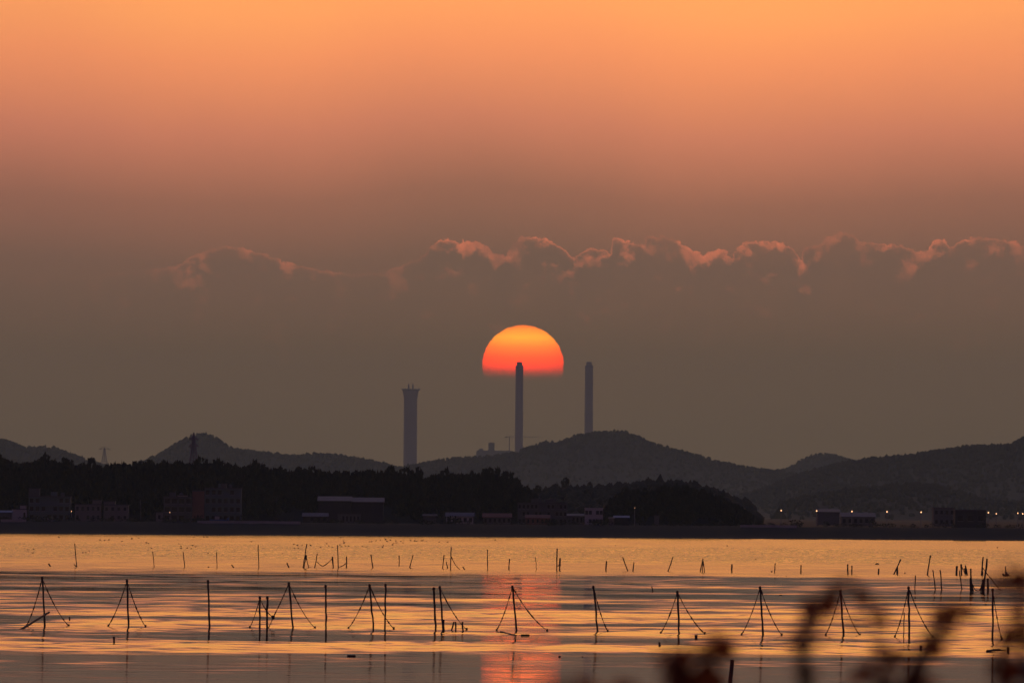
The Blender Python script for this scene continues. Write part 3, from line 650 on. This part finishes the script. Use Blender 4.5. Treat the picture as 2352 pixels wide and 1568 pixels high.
lamp(390, 1177, 2628.0, 'tiny lamp at the front of the wide window block', .28)

# ------------------------------------------------------------------ single trees that stand out on the low rise
def tree(u, vt, y, h, w, label, seed):
    p = at(u, vt, y); zb = p.z - h
    e = empty('round_tree', (p.x, y, zb), label, 'tree', 'trees standing out on the low rise')
    MB().tube([(p.x, y, zb - 1), (p.x + .1, y, zb + h * .5), (p.x, y, zb + h * .8)], [h * .045, h * .03, h * .012], 6).build('trunk', M['bark'], e)
    V, Q = tuft_template(seed, 170, 'round'); V = V * np.array([w, w, h * .8]) + np.array([0, 0, h * .25])
    o = link('crown', np_mesh('crown', V, Q, M['leafy']), e)
tree(1299, 1099, 3400.0, 4.6, 1.8, 'tallest round tree on the rise under the broad hill', 90)
tree(1276, 1112, 3400.0, 3.2, 1.6, 'smaller tree touching the left of the tallest round tree', 91)
tree(1355, 1108, 3400.0, 3.0, 1.1, 'lone small tree right of the tallest round tree', 92)
tree(1236, 1116, 3300.0, 3.2, 1.5, 'first tree on the rise beside the black forest end', 93)

# ------------------------------------------------------------------ net stakes in the water
def wob(p0, p1, n, amp):
    p0, p1 = Vector(p0), Vector(p1)
    return [p0.lerp(p1, i / (n - 1)) + (Vector((random.gauss(0, amp), 0, 0)) if 0 < i < n - 1 else Vector((0, 0, 0))) for i in range(n)]
def stake_pts(u0, v0, u1, v1, y=None, sink=.5):
    """top (u0, v0), waterline (u1, v1)"""
    b_ = on_water(u1, v1) if y is None else Vector((at(u1, v1, y).x, y, 0)); t_ = at(u0, v0, b_.y)
    d = (b_ - t_).normalized(); return b_ + d * sink, b_, t_
def rope_pts(p0, p1, sag, n=14):
    p0, p1 = Vector(p0), Vector(p1); L = (p1 - p0).length; out = []
    for i in range(n):
        s = i / (n - 1); p = p0.lerp(p1, s); p.z -= sag * L * 4 * s * (1 - s); out.append(p)
    return out
def lumpy(n, r0, r1): return [r0 + (r1 - r0) * random.random() ** 2.2 for _ in range(n)]
def rope(e, p0, p1, sag=.085, r0=.018, r1=.052):
    n = 26; pts = rope_pts(p0, p1, sag, n)
    o = MB().tube(pts, lumpy(n, r0, r1), 5).build('rope', M['rope'], e)
    return o
def pole(e, pts, r0, name='pole'):
    b0, b1, t_ = pts
    L = wob(b0, t_, 9, .012); return MB().tube(L, [r0 * random.uniform(.88, 1.12) for _ in L], 7).build(name, M['wood'], e)
def row_v(u): return float(np.interp(u, [60, 300, 720, 900, 1070, 1260, 1400, 1560, 1750, 1940, 2100, 2300], [1437, 1438.5, 1442, 1444, 1446, 1448.5, 1450, 1454.5, 1458, 1459, 1463, 1468.5]))
def tripod(label, top, base, left=None, right=None, r0=.056, lean=None):
    pts = stake_pts(*top, base[0], row_v(base[0])); b_, t_ = pts[1], pts[2]
    e = empty('net_stake', b_, label, 'stake', 'near row of net stakes'); pole(e, pts, r0)
    MB().tube([t_ + Vector((0, 0, -.17)), t_ + Vector((0, 0, -.10)), t_ + Vector((0, 0, -.03))], [r0 * 1.15, r0 * 1.5, r0 * 1.15], 7).build('lashing', M['rope'], e)
    for q in (left, right):
        if q:
            g_ = on_water(q[0], row_v(q[0])); g_.y = b_.y + random.uniform(-.6, .6); rope(e, t_ - Vector((0, .03, .08)), g_ + Vector((0, 0, .02)))
            MB().tube([g_ + Vector((-.03, 0, -.3)), g_ + Vector((0, 0, -.02)), g_ + Vector((.02, 0, .12))], [.05, .06, .045], 6).build('anchor_peg', M['wood'], e)
    return e, t_, b_
tripod('roped stake at the left edge with a log leaning across its foot', (96.9, 1323.8), (103, 1447), (60, 1434.8), (156.7, 1434.8))
tripod('second roped stake from the left, ropes spread evenly both sides', (291.8, 1329.5), (295.4, 1450), (247.9, 1437.9), (334.5, 1436))
tripod('bare thick pole standing alone between second and third roped stakes', (477.8, 1330.8), (481.5, 1449))
e, t4, b4 = tripod('short roped stake paired with a short bare pole', (597, 1368.5), (596.3, 1450), (573.6, 1443))
tripod('short bare pole beside the short roped stake', (614.2, 1368.5), (613.5, 1450), r0=.062)
e5, t5, b5 = tripod('tall roped stake whose rope hangs across to the short pair', (663.5, 1336), (673, 1444), None, (723.4, 1440.7))
mid = at(627.5, 1416, b5.y)
rope(e5, t5 - Vector((0, .03, .08)), mid, .03); rope(e5, mid, at(597, 1373, b5.y), .14)
rope(e5, mid, at(616.5, 1441, b5.y), .05)
MB().tube([mid + Vector((-.1, 0, .06)), mid, mid + Vector((.03, 0, -.14))], [.05, .12, .05], 6).build('weed_clump', M['net'], e5)
tripod('bare straight pole right of the hanging rope stake', (748, 1342.3), (748.8, 1452))
tripod('roped stake with a bare pole standing inside its right rope', (849, 1340.3), (858, 1447), (800.4, 1444.6), (903.7, 1442))
tripod('bare pole crossed by the rope of the stake to its left', (885.5, 1339.8), (884, 1451))
tripod('bare pole leaning slightly beside the stake with one long rope', (996.4, 1347.5), (1001, 1455), r0=.062)
tripod('stake with a single long rope running right to short stubs', (1010.3, 1344.9), (1017.5, 1449), None, (1071.5, 1444.6))
tripod('roped stake standing in the red reflection of the sun', (1176.9, 1343.6), (1186.7, 1449), (1140.6, 1448), (1257, 1446.6))
tripod('stake with a single short rope close on its right side, mid right', (1362.9, 1344), (1372.6, 1451), None, (1395.7, 1448.5))
tripod('roped stake between two dark floats', (1556, 1355.8), (1560.2, 1458), (1516, 1453.4), (1619, 1452.6))
tripod('roped stake left of the blurred twigs, ropes spread evenly', (1745.9, 1345.4), (1752.5, 1461), (1701.5, 1458), (1794.9, 1455))
tripod('roped stake seen through the arched blurred twig', (1930.4, 1353.4), (1938, 1466), (1897, 1452), (1976.8, 1459.4))
e13, t13, b13 = tripod('roped stake with a second thin prop hanging from its left rope', (2087, 1345.4), (2088.6, 1474), (2052.7, 1461.7), (2146.4, 1460))
pb = Vector((at(2075.7, 1462, b13.y).x, b13.y, 0)); pole(e13, (pb - Vector((0, 0, .4)), pb, at(2076.5, 1405, b13.y)), .03, 'prop')
tripod('stake near the right edge with one short rope on its right', (2280, 1350.5), (2280, 1476), None, (2302, 1466.6))
# logs, planks, stubs and floats around the near row
def log(label, p, q_, r0, cat='log', nm='log'):
    n = 7; L = wob(p, q_, n, .01); o = MB().tube(L, [r0 * random.uniform(.85, 1.15) for _ in L], 8).build(nm, M['wood']); return tag(o, label, cat)
b1 = on_water(103, row_v(103))
log('thick log leaning out of the water against the leftmost roped stake', on_water(45, 1446.5, -.05), at(112.5, 1405.5, b1.y - .25), .068)
log('bent log floating at the foot of the stake in the red reflection', at(1150, 1450.5, 513), on_water(1186, 1459.5, -.02), .06)
log('short flat plank floating right of the bent log', on_water(1197, 1458, .04), on_water(1216, 1457.8, .05), .05, 'plank', 'driftwood')
log('dark plank afloat alone in the calm near water', on_water(798, 1505.5, .03), on_water(816, 1505.5, .03), .05, 'plank', 'driftwood')
log('low dark driftwood lump at the foot of the right edge stake', on_water(2268, 1495, .02), on_water(2296, 1492, .04), .09, 'driftwood', 'driftwood')
log('low driftwood strip right of that stake by the edge', on_water(2294, 1493, .02), on_water(2318, 1494.5, .02), .035, 'driftwood', 'driftwood')
def stub(label, top, base, r0=.045, group='short stake stubs in the near row'):
    b0, b1_, t_ = stake_pts(*top, *base); o = MB().tube(wob(b0, t_, 5, .008), [r0 * random.uniform(.9, 1.15) for _ in range(5)], 7).build('stake_stub', M['wood']); return tag(o, label, 'stake', group)
stub('short thick stub pressed against the single long rope stake', (1019, 1422), (1019, 1449), .06)
stub('leaning stub, first of three under the long rope', (1042.7, 1426.6), (1037.5, 1447))
stub('upright stub, middle of three under the long rope', (1046.3, 1426.6), (1047, 1447.7))
stub('stub crossed by the end of the long rope', (1062.5, 1427), (1063, 1449.7), .05)
stub('dark stub standing in bright water below the second roped stake', (261.5, 1461), (261.8, 1475.4), .055)
stub('tiny post right of the leftmost roped stake', (159.5, 1416), (160, 1423.5), .045)
stub('post stub left of the blurred plant mass', (1514.7, 1473.7), (1514.9, 1484.6), .055)
stub('squat round post under the right rope of the stake between floats', (1599, 1457), (1599.3, 1465.4), .075)
stub('post stub right of the stake with the thin prop', (2115, 1481.7), (2115.2, 1493), .06)
stub('post stub at the right edge beside the driftwood', (2315.7, 1485), (2315.7, 1498), .065)
stub('crooked dark stake rising from the bottom edge', (1682.3, 1514.4), (1677, 1580), .085)
stub('small curved stick sticking up behind the near row', (1497, 1346), (1499.8, 1357), .05)
def bit(u, v, w, h, label):
    p = on_water(u, v); q = px(p.y); V0, F0 = ico(); r = np.random.default_rng(int(u))
    V = V0 * (1 + r.normal(0, .15, (len(V0), 1))) * np.array([w * q / 2, w * q / 2, h * q / 2])
    me = mesh('float', V, [tuple(int(i) for i in f) for f in F0], M['float'], True); o = link('net_float', me, None, p + Vector((0, 0, h * q * .25))); tag(o, label, 'float', 'floats drifting on the water')
bit(1285, 1508, 7, 4, 'dark lumpy float on the near water right of the red reflection')
bit(1338, 1508, 4, 2.5, 'tiny float right of the dark lumpy float')
bit(1316, 1479, 4, 2, 'tiny dark float left of the single short rope stake')
bit(1150, 1346, 7, 2, 'flat float in the dark band left of the sun reflection')
bit(2014.3, 1296, 10, 4.5, 'flat dark float behind the right end of the far row')
bit(1772.5, 1313.5, 4.5, 4, 'round float beside a far row stake, right of centre')
bit(1806, 1324, 4, 2.5, 'tiny float in the dark band right of that round float')
bit(2078.5, 1317, 3, 5, 'small upright float right of the leaning far pair')
bit(712, 1302.5, 3, 2, 'tiny float at the foot of the far A frame') 
bit(478.6, 1303, 3, 4, 'tiny upright float in the far row, left part')
bit(1793, 1366, 8, 1.6, 'thin flat float right of the evenly roped stake') 
bit(943.5, 1305, 4, 3, 'tiny float at the foot of a leaning far stake')
bit(1670, 1254, 3, 3, 'tiny float far out under the shore, right of centre')
bit(1414, 1253, 2.5, 2.5, 'tiny speck afloat far out under the shore, centre') 
bit(2291, 1258, 4, 3.5, 'round float far out near the right edge')
bit(1736, 1284, 3, 3, 'tiny marker float far out right of centre')

# ---- far row of thin stakes
FAR = [((111, 1293.5), (116, 1300.2), .10), ((171.6, 1247.3), (176.2, 1301.2), .06), ((170, 1295), (175, 1300.8), .07), ((350.7, 1265.8), (354.5, 1301.8), .05), ((420.8, 1266.6), (424.4, 1303), .05),
       ((497.6, 1267.3), (498.6, 1303.3), .05), ((531.8, 1296), (537, 1302.8), .07), ((593.2, 1250.4), (594.5, 1303.8), .055), ((659, 1292), (663.5, 1303), .08), ((729, 1270.4), (722.8, 1303.3), .065),
       ((763.7, 1277.6), (765.2, 1303.3), .09), ((775.2, 1251), (776.8, 1305), .06), ((796, 1276.8), (795.5, 1302.8), .08), ((852, 1273), (856.4, 1303.8), .08), ((916.8, 1274.8), (916.8, 1298.7), .06),
       ((948.7, 1273.7), (940.4, 1303.3), .065), ((1020, 1273.7), (1016.7, 1305), .065), ((1025.2, 1289.7), (1027.8, 1305), .065), ((1036.5, 1255.8), (1035, 1307.7), .07), ((1063, 1300.7), (1067.6, 1307.7), .07),
       ((1119.5, 1261), (1120.3, 1307.7), .06), ((1170.7, 1282.6), (1168.8, 1307.8), .07), ((1230, 1278.5), (1232.2, 1308.4), .04), ((1279.6, 1259), (1278.6, 1309.7), .075), ((1286.4, 1280.7), (1285.3, 1309.7), .10),
       ((1393, 1287.5), (1391.3, 1310.5), .08), ((1430, 1278), (1442.3, 1311), .065), ((1456, 1290.5), (1453.7, 1311), .065), ((1545.9, 1277.7), (1534.5, 1311.9), .07), ((1680.9, 1294.8), (1680.9, 1313.8), .085),
       ((1780.6, 1292.7), (1779, 1314.7), .065), ((1840, 1296.7), (1839, 1315.6), .085), ((1947, 1294.7), (1947.6, 1318.2), .085), ((1956.5, 1298.4), (1956.5, 1318.2), .08), ((2018.6, 1305.3), (2017.5, 1318.4), .09),
       ((2137.3, 1274.6), (2129.8, 1320.4), .085), ((2198, 1299), (2197, 1320.4), .13)]
n_l = {1: 'tallest thin stake at the left end of the far row', 7: 'tall thin stake in the far row above the short roped pair'}
for i, (t_, b_, r0) in enumerate(FAR):
    b0, b1_, tp = stake_pts(*t_, *b_); dxy = t_[0] - b_[0]; H = tp.z
    look = 'short' if H < .8 else ('tall' if H > 2.3 else 'mid-height'); ln = 'leaning left' if dxy < -2.6 else ('leaning right' if dxy > 2.6 else 'upright')
    o = MB().tube(wob(b0, tp, 6, .012), [r0 * random.uniform(.75, 1.1) for _ in range(6)], 6).build('net_stake', M['wood'])
    tag(o, '%s %s thin stake, %s from the left in the far row' % (look, ln, ORD[i]), 'stake', 'far row of thin stakes')
def frame(name, label, legs, ropes=(), nets=(), base_y=None, group='propped stakes in the far row'):
    bs = [stake_pts(*l[0], *l[1], y=base_y) for l in legs]
    e = empty(name, bs[0][1], label, 'stake', group)
    for l, s in zip(legs, bs):
        MB().tube(wob(s[0], s[2], 6, .012), [l[2] * random.uniform(.8, 1.15) for _ in range(6)], 6).build('pole', M['wood'], e)
    yy = bs[0][1].y
    for rp in ropes:
        P_ = [at(u, v, yy) for u, v in rp]; fine = []
        for i in range(len(P_) - 1): fine += rope_pts(P_[i], P_[i + 1], .04, 7)[:(None if i == len(P_) - 2 else -1)]
        MB().tube(fine, lumpy(len(fine), .03, .06), 5).build('rope', M['rope'], e)
    for nt in nets:
        # sagging net hung from posts: crossing cords
        P_ = [at(u, v, yy) for u, v in nt]; nb = MB(); k = 7
        a, b2, c2, d = P_
        for i in range(k):
            s = i / (k - 1); p, q2 = a.lerp(b2, s), d.lerp(c2, s); nb.tube(rope_pts(p, q2, .03, 5), .028, 4)
            p, q2 = a.lerp(d, s), b2.lerp(c2, s); nb.tube(rope_pts(p, q2, .05, 5), .028, 4)
        nb.build('net', M['net'], e)['kind'] = 'stuff'
    return e
frame('propped_stake', 'tall leaning stake with two props, an A frame in the far row', [((704.9, 1248.3), (695.6, 1303.8), .065), ((702.3, 1275.6), (709.2, 1303.3), .05), ((702.8, 1278), (698.2, 1304.3), .06)], nets=[((700.5, 1274), (704.5, 1274), (704, 1284), (701, 1284))])
frame('propped_stake', 'narrow tripod of thin poles in the far row right of centre', [((1615, 1281.8), (1608.2, 1313), .06), ((1614.6, 1290), (1613, 1313.2), .05), ((1615.2, 1288), (1618, 1313.8), .06)])
frame('propped_stake', 'stake leaning right on two props, right part of the far row', [((2069, 1283.8), (2052.7, 1318.4), .085), ((2061, 1302), (2059.5, 1317.5), .05), ((2061.4, 1301), (2062, 1320), .065)])
def hung(label, pts, yref):
    yy = on_water(*yref).y; P_ = [at(u, v, yy) for u, v in pts]; fine = []
    for i in range(len(P_) - 1): fine += rope_pts(P_[i], P_[i + 1], .06, 8)[:(None if i == len(P_) - 2 else -1)]
    tag(MB().tube(fine, lumpy(len(fine), .035, .075), 5).build('hanging_rope', M['rope']), label, 'rope', 'ropes hung between far stakes')
hung('slack rope swagged between two far stakes beside the A frame', [(727.2, 1289), (741.3, 1300), (763.4, 1282)], (735, 1303.5))
hung('slack rope from a tall far stake to its short neighbour', [(777, 1302), (786, 1299), (795.5, 1292)], (780, 1303.5))
hung('rope slanting down right from a tall far stake near the centre', [(1036.7, 1278), (1046, 1296), (1056, 1307)], (1036, 1307.7))
hung('loop of rope joining two close far stakes right of the sun reflection', [(1279, 1298), (1282, 1299), (1286, 1293)], (1282, 1309.7))
# cluster at the right end, some poles nearer than the far row
NEARER = [((2102.6, 1320.4), (2101.4, 1354.0), .05, 'first'), ((2142.7, 1308), (2148.4, 1354.3), .055, 'second'), ((2159.3, 1308), (2163, 1354.5), .06, 'third'), ((2204, 1309), (2209, 1353.4), .055, 'fourth')]
for t_, b_, r0, o_ in NEARER:
    b0, b1_, tp = stake_pts(*t_, *b_)
    tag(MB().tube(wob(b0, tp, 6, .012), [r0 * random.uniform(.8, 1.1) for _ in range(6)], 6).build('net_stake', M['wood']), '%s thin stake of the middle row at the right, above the near row' % o_, 'stake', 'middle row of thin stakes at the right')
frame('netted_stake', 'pair of far posts with torn net strung between them, right end', [((2207.5, 1294.7), (2208.6, 1320.4), .10), ((2217, 1297.5), (2221.8, 1320.4), .09)],
      ropes=[[(2208, 1299), (2213, 1306), (2218.5, 1303)], [(2209, 1302), (2214, 1311), (2217, 1319.5)]], nets=[((2215, 1305), (2220, 1306), (2221, 1318), (2216.5, 1318))], group='net frames at the right end')
frame('netted_stake', 'stake wrapped in a heavy dark net, right end of middle row', [((2229.8, 1304.7), (2230.4, 1358.5), .075)], ropes=[[(2232, 1338), (2240, 1354), (2246, 1356)]],
      nets=[((2227.5, 1328), (2231.5, 1328), (2235, 1357), (2228, 1357)), ((2228.5, 1326), (2230.8, 1326), (2233, 1357), (2228.8, 1357)), ((2229, 1340), (2233, 1340), (2236.5, 1357), (2228.5, 1357))], group='net frames at the right end')
frame('netted_stake', 'crossing poles with slanting rope and draped net, tallest at right end', [((2267, 1281.8), (2259, 1358.5), .085), ((2268.8, 1327.6), (2269, 1357.7), .10), ((2263, 1312), (2255.5, 1357), .05)],
      ropes=[[(2257, 1303), (2278, 1330), (2298.3, 1354.8)], [(2246, 1357), (2252, 1352), (2258, 1340)]], nets=[((2258, 1330), (2262, 1330), (2261, 1357), (2250, 1356))], group='net frames at the right end')
frame('propped_stake', 'tall thin leaning pole behind the crossing poles', [((2258.4, 1278), (2253.9, 1320.4), .085), ((2256.5, 1304), (2257, 1320), .06)])
# half sunk wreck with a stub of mast
e = empty('sunken_boat', on_water(2312, 1322), 'broken boat bow and mast stub poking from the water, right edge', 'boat'); yy = e.location.y
P_ = [at(u, v, yy) for u, v in ((2302.6, 1317), (2309, 1322.5), (2321, 1323.5), (2318, 1320), (2312, 1314), (2309.8, 1299), (2308.6, 1299.5))]
MB().tube([P_[0], P_[1] + Vector((0, 0, -.1))], [.10, .16], 5).build('bow_timber', M['wood'], e)
f0 = [p + Vector((0, -.25, 0)) for p in (P_[1], P_[2], P_[3], P_[4], P_[5], P_[6])]; f1 = [p + Vector((0, .25, 0)) for p in (P_[1], P_[2], P_[3], P_[4], P_[5], P_[6])]
MB().add(f0 + f1, [(0, 1, 2, 3, 4, 5), (11, 10, 9, 8, 7, 6)] + [(i, i + 6, (i + 1) % 6 + 6, (i + 1) % 6) for i in range(6)]).build('hull_piece', M['wood'], e)

# ------------------------------------------------------------------ birds
def bird_mesh(flap, seed):
    """wing span 1, flying along +x; one skin of body, neck, tail and two wings"""
    r = np.random.default_rng(seed); v = []; f = []
    prof = [(-.42, .015, .0), (-.30, .05, .0), (-.10, .085, .0), (.10, .085, .01), (.26, .05, .03), (.36, .045, .05), (.43, .04, .05), (.50, .008, .04)]
    n = 6
    for x, rr, z in prof:
        for j in range(n):
            a = 2 * math.pi * j / n; v.append((x, rr * math.cos(a), z + rr * .9 * math.sin(a)))
    for i in range(len(prof) - 1):
        for j in range(n): f.append((i * n + j, i * n + (j + 1) % n, (i + 1) * n + (j + 1) % n, (i + 1) * n + j))
    f.append(tuple(range(n))[::-1]); f.append(tuple((len(prof) - 1) * n + j for j in range(n)))
    for s in (-1, 1):
        k = len(v); mid_z = .13 * flap + .04; tip_z = .10 * flap - .04 * (1 - flap)
        v += [(.16, s * .06, .04), (-.14, s * .06, .04), (.17, s * .28, mid_z), (-.08, s * .28, mid_z), (.02, s * .55, tip_z + .02), (-.06, s * .53, tip_z),
              (.16, s * .06, .01), (-.14, s * .06, .02), (.17, s * .28, mid_z - .02), (-.08, s * .28, mid_z - .012)]
        f += [(k, k + 1, k + 3, k + 2), (k + 2, k + 3, k + 5, k + 4), (k + 6, k + 8, k + 9, k + 7), (k + 8, k + 4, k + 5, k + 9), (k, k + 2, k + 8, k + 6), (k + 1, k + 7, k + 9, k + 3), (k + 2, k + 4, k + 8), (k + 3, k + 9, k + 5)]
    return mesh('bird', v, f, M['feather'], True)
BM = [bird_mesh(a, i) for i, a in enumerate((1.0, .5, -.4, -1.0, 1.6))]
C5 = [(525, 42), (895, 70), (935, 70), (973, 70), (1090, 82), (1180, 60), (1240, 52), (1308, 96), (1327, 96), (1600, 104), (1618, 130), (1618, 146), (1675, 143), (1711, 146), (1723, 116), (1752, 128), (1695, 22), (1735, 45), (1823, 44),
      (1852, 45), (250, 156), (300, 153), (292, 184), (742, 184), (768, 182), (798, 168), (1353, 141), (1860, 190), (2247, 82)]
C6 = [(405, 107), (440, 120), (483, 118), (412, 144), (445, 146), (557, 114), (645, 134), (700, 103), (720, 121), (750, 135), (303, 192), (852, 75), (855, 97), (818, 114), (832, 128), (867, 123), (896, 126), (1020, 128),
      (1058, 131), (1160, 136), (1200, 137), (1206, 123), (1290, 113), (1300, 98), (1325, 95), (1085, 86), (1105, 82), (1141, 78), (1180, 70), (1225, 66), (1240, 78), (1270, 74), (1320, 76), (1363, 82), (1387, 75), (1380, 94), (1450, 76), (1488, 80),
      (1505, 79), (1548, 77), (1563, 75), (1592, 83), (1707, 90), (1780, 86), (825, 46), (2207, 68)]
BIRDS = [(c * .2569, 1221.6 + d * .2569) for c, d in C5] + [(570.5 + c * .2569, 1221.6 + d * .2569) for c, d in C6]
def bird(u, v, y, span_px, label, group):
    p = at(u, v, y); o = link('bird', random.choice(BM), None, p); s = span_px * px(y); o.scale = (s * 1.15, s * 1.15, s * 1.5)
    o.rotation_euler = (random.uniform(-.3, .3), random.uniform(-.15, .15), random.choice((0, math.pi)) + random.uniform(-.75, .75)); tag(o, label, 'bird', group)
TENS = ['', '', 'twenty', 'thirty', 'forty', 'fifty', 'sixty', 'seventy']; TENTH = ['', '', 'twentieth', 'thirtieth', 'fortieth', 'fiftieth', 'sixtieth', 'seventieth']
def nth(i):
    n = i + 1
    return ORD[n - 1] if n < 20 else (TENTH[n // 10] if n % 10 == 0 else TENS[n // 10] + '-' + ORD[n % 10 - 1])
for i, (u, v) in enumerate(sorted(BIRDS)):
    vh = 1179 + .00716 * (u - 1176); y = min(1900.0, (CAM_H - random.uniform(.5, .9)) * F / (v - vh))
    bird(u, v, y, random.uniform(4.8, 6.6), '%s small dark waterbird from the left, flying low over golden water' % nth(i), 'flock flying low over the water')
bird(303, 694, 900, 2.6, 'tiny bird alone high in the sky under the left cloud', 'birds in the sky')
bird(217, 954, 900, 3.0, 'tiny bird in the sky above the faint far pylon', 'birds in the sky')
bird(60, 922, 900, 3.0, 'tiny bird in the sky at the far left edge', 'birds in the sky')

# ------------------------------------------------------------------ lookout bank and the out-of-focus plants right before the lens
xs = np.linspace(-30, 30, 61); ys = np.array([-58, -20, -8, 0, 6, 11, 15, 19, 23, 27, 30.]); zs = np.array([5.3, 5.3, 5.2, 5.1, 5.0, 4.8, 4.0, 2.8, 1.4, .1, -.6])
Y, X = np.meshgrid(ys, xs, indexing='ij'); Z = np.repeat(zs[:, None], len(xs), 1) + np.random.default_rng(2).normal(0, .08, X.shape)
idx = np.arange(X.size).reshape(X.shape); Q = np.stack([idx[:-1, :-1], idx[:-1, 1:], idx[1:, 1:], idx[1:, :-1]], -1).reshape(-1, 4)
tag(link('bank', np_mesh('bank', np.stack([X, Y, Z], -1).reshape(-1, 3), Q, M['land'], True)), kind='structure')
def leaf_mesh():
    pr = [(0, .03), (.15, .22), (.4, .36), (.65, .30), (.85, .14), (1, .0)]; v = []; f = []
    for t_, w in pr:
        zc = -.18 * t_ * t_; v += [(t_, -w, zc + .08 * w), (t_, 0, zc - .05), (t_, w, zc + .08 * w)]
    for i in range(len(pr) - 1):
        for j in (0, 1): f.append((i * 3 + j, i * 3 + j + 1, i * 3 + 4 + j, i * 3 + 3 + j))
    return mesh('leaf', v, f, M['leaf'], True)
LEAF = leaf_mesh()
def shrub(label, root_u, stems, y, leaf_size, per=5):
    """stems: lists of (u, v) the twig passes through, root to tip, then leaf spots"""
    r0 = at(root_u, 1568, y); zg = 4.85
    e = empty('shrub', (r0.x, y, zg), label, 'plant', 'twiggy plants on the bank')
    for st, leaves in stems:
        P_ = [at(u, v, y + random.uniform(-.12, .12)) for u, v in st]
        pts = [Vector((r0.x + random.uniform(-.05, .05), y, zg)), Vector((r0.x * .4 + P_[0].x * .6, y, (zg + P_[0].z * 2) / 3)), *P_]
        k = len(pts); MB().tube(pts, [.0075 * (1 - .72 * i / (k - 1)) for i in range(k)], 6).build('twig', M['twig'], e)
        for (u, v, s) in leaves:
            p = at(u, v, y + random.uniform(-.1, .1))
            near = min(pts, key=lambda w: (w - p).length)
            for _ in range(per):
                o = link('leaf', LEAF, e, p + Vector((random.gauss(0, .006 * s), random.gauss(0, .03), random.gauss(0, .005 * s))) - e.location)
                z_ = leaf_size * s * random.uniform(.7, 1.15); o.scale = (z_, z_, z_)
                o.rotation_euler = (random.uniform(-1.4, 1.4), random.uniform(-.6, 1.0), random.uniform(0, 6.28))
random.seed(19)
def spray(pts, n, s0, jit=9):
    '''leaf spots strung along a twig'''
    out = []
    for i in range(n):
        f = (i + random.random() * .7) / n * (len(pts) - 1); k = min(int(f), len(pts) - 2); a, c = pts[k], pts[k + 1]; f -= k
        out.append((a[0] + (c[0] - a[0]) * f + random.gauss(0, jit), a[1] + (c[1] - a[1]) * f + random.gauss(0, jit), s0 * random.uniform(.7, 1.25)))
    return out
A1 = [(1848, 1600), (1842, 1500), (1850, 1440), (1880, 1390), (1910, 1352), (1935, 1335), (1962, 1345), (1988, 1374), (2004, 1420), (2008, 1440)]
shrub('blurred dark twig arching over with hanging leaves, before the near stakes', 1850,
      [(A1, [(1843, 1476, 1.2), (1846, 1464, .9), (1843, 1484, 1.0), (1895, 1386, 1.2), (1884, 1400, .9), (1868, 1420, .7), (1985, 1376, .9), (2004, 1422, .7)] + spray(A1[1:], 26, .62, 15)),
       ([(1860, 1590), (1850, 1545), (1858, 1520)], [(1850, 1536, 1.0), (1866, 1550, 1.0)]),
       ([(1844, 1500), (1880, 1470), (1905, 1462)], [(1895, 1466, .5)])], 9.0, .026, 2)
A2 = [(2084, 1600), (2092, 1545), (2118, 1490), (2140, 1465), (2165, 1440)]
A3 = [(2095, 1600), (2125, 1500), (2145, 1440), (2165, 1408), (2185, 1404), (2210, 1414)]
A4 = [(2070, 1600), (2030, 1530), (2040, 1508), (2052, 1490)]
shrub('blurred dark leafy plant in the bottom right corner', 2080,
      [(A2, [(2085, 1556, 1.5), (2106, 1552, 1.4), (2060, 1562, 1.2), (2118, 1546, 1.0), (2136, 1470, .9), (2130, 1482, .7), (2146, 1464, .7)] + spray(A2[1:], 16, .62, 16)),
       ([(2070, 1600), (2000, 1560), (1976, 1545), (1962, 1530)], [(1978, 1548, 1.0), (2000, 1562, 1.0), (1965, 1534, .7), (2020, 1566, .9)]),
       (A3, [(2168, 1403, .9), (2194, 1411, .8), (2182, 1404, .7)] + spray(A3[2:], 12, .55, 14)),
       (A4, spray(A4[1:], 14, .62, 14))], 9.3, .026, 2)
A5 = [(2362, 1600), (2356, 1500), (2350, 1420), (2343, 1360), (2318, 1332), (2304, 1330)]
A6 = [(2330, 1600), (2300, 1540), (2296, 1500), (2310, 1470), (2330, 1452)]
shrub('blurred dark leaves reaching in from the right edge', 2350,
      [(A5, [(2322, 1331, 1.0), (2308, 1331, .8), (2340, 1334, .8), (2345, 1402, .8), (2348, 1432, 1.0), (2340, 1470, .6), (2345, 1530, 1.2), (2330, 1555, 1.0), (2347, 1312, .8), (2335, 1306, .6)] + spray(A5[1:], 16, .65, 14)),
       (A6, spray(A6[1:], 14, .6, 14) + [(2318, 1548, 1.1), (2300, 1562, 1.0)])], 9.2, .026, 2)
A7 = [(1580, 1600), (1600, 1545), (1630, 1508), (1648, 1496), (1668, 1486)]
shrub('blurred squat dark clump at the bottom, left of the crooked stake', 1570,
      [([(1572, 1600), (1568, 1560), (1560, 1520), (1556, 1498)], [(1566, 1545, 1.4), (1586, 1548, 1.4), (1550, 1552, 1.1), (1572, 1560, 1.4), (1594, 1552, 1.0), (1582, 1558, 1.3), (1554, 1508, .8), (1560, 1522, .7)]),
       (A7, [(1636, 1500, .8), (1650, 1496, .8)] + spray(A7[2:], 8, .6, 10))], 9.0, .027, 4)
shrub('blurred leaf tips along the bottom edge right of the red reflection', 1330,
      [([(1320, 1610), (1310, 1585), (1300, 1572)], [(1300, 1574, .9), (1330, 1571, .9), (1275, 1582, .7), (1355, 1576, .8)]), ([(1400, 1610), (1440, 1578)], [(1440, 1570, .9), (1415, 1576, .8), (1462, 1576, .8)])], 9.0, .027, 3)
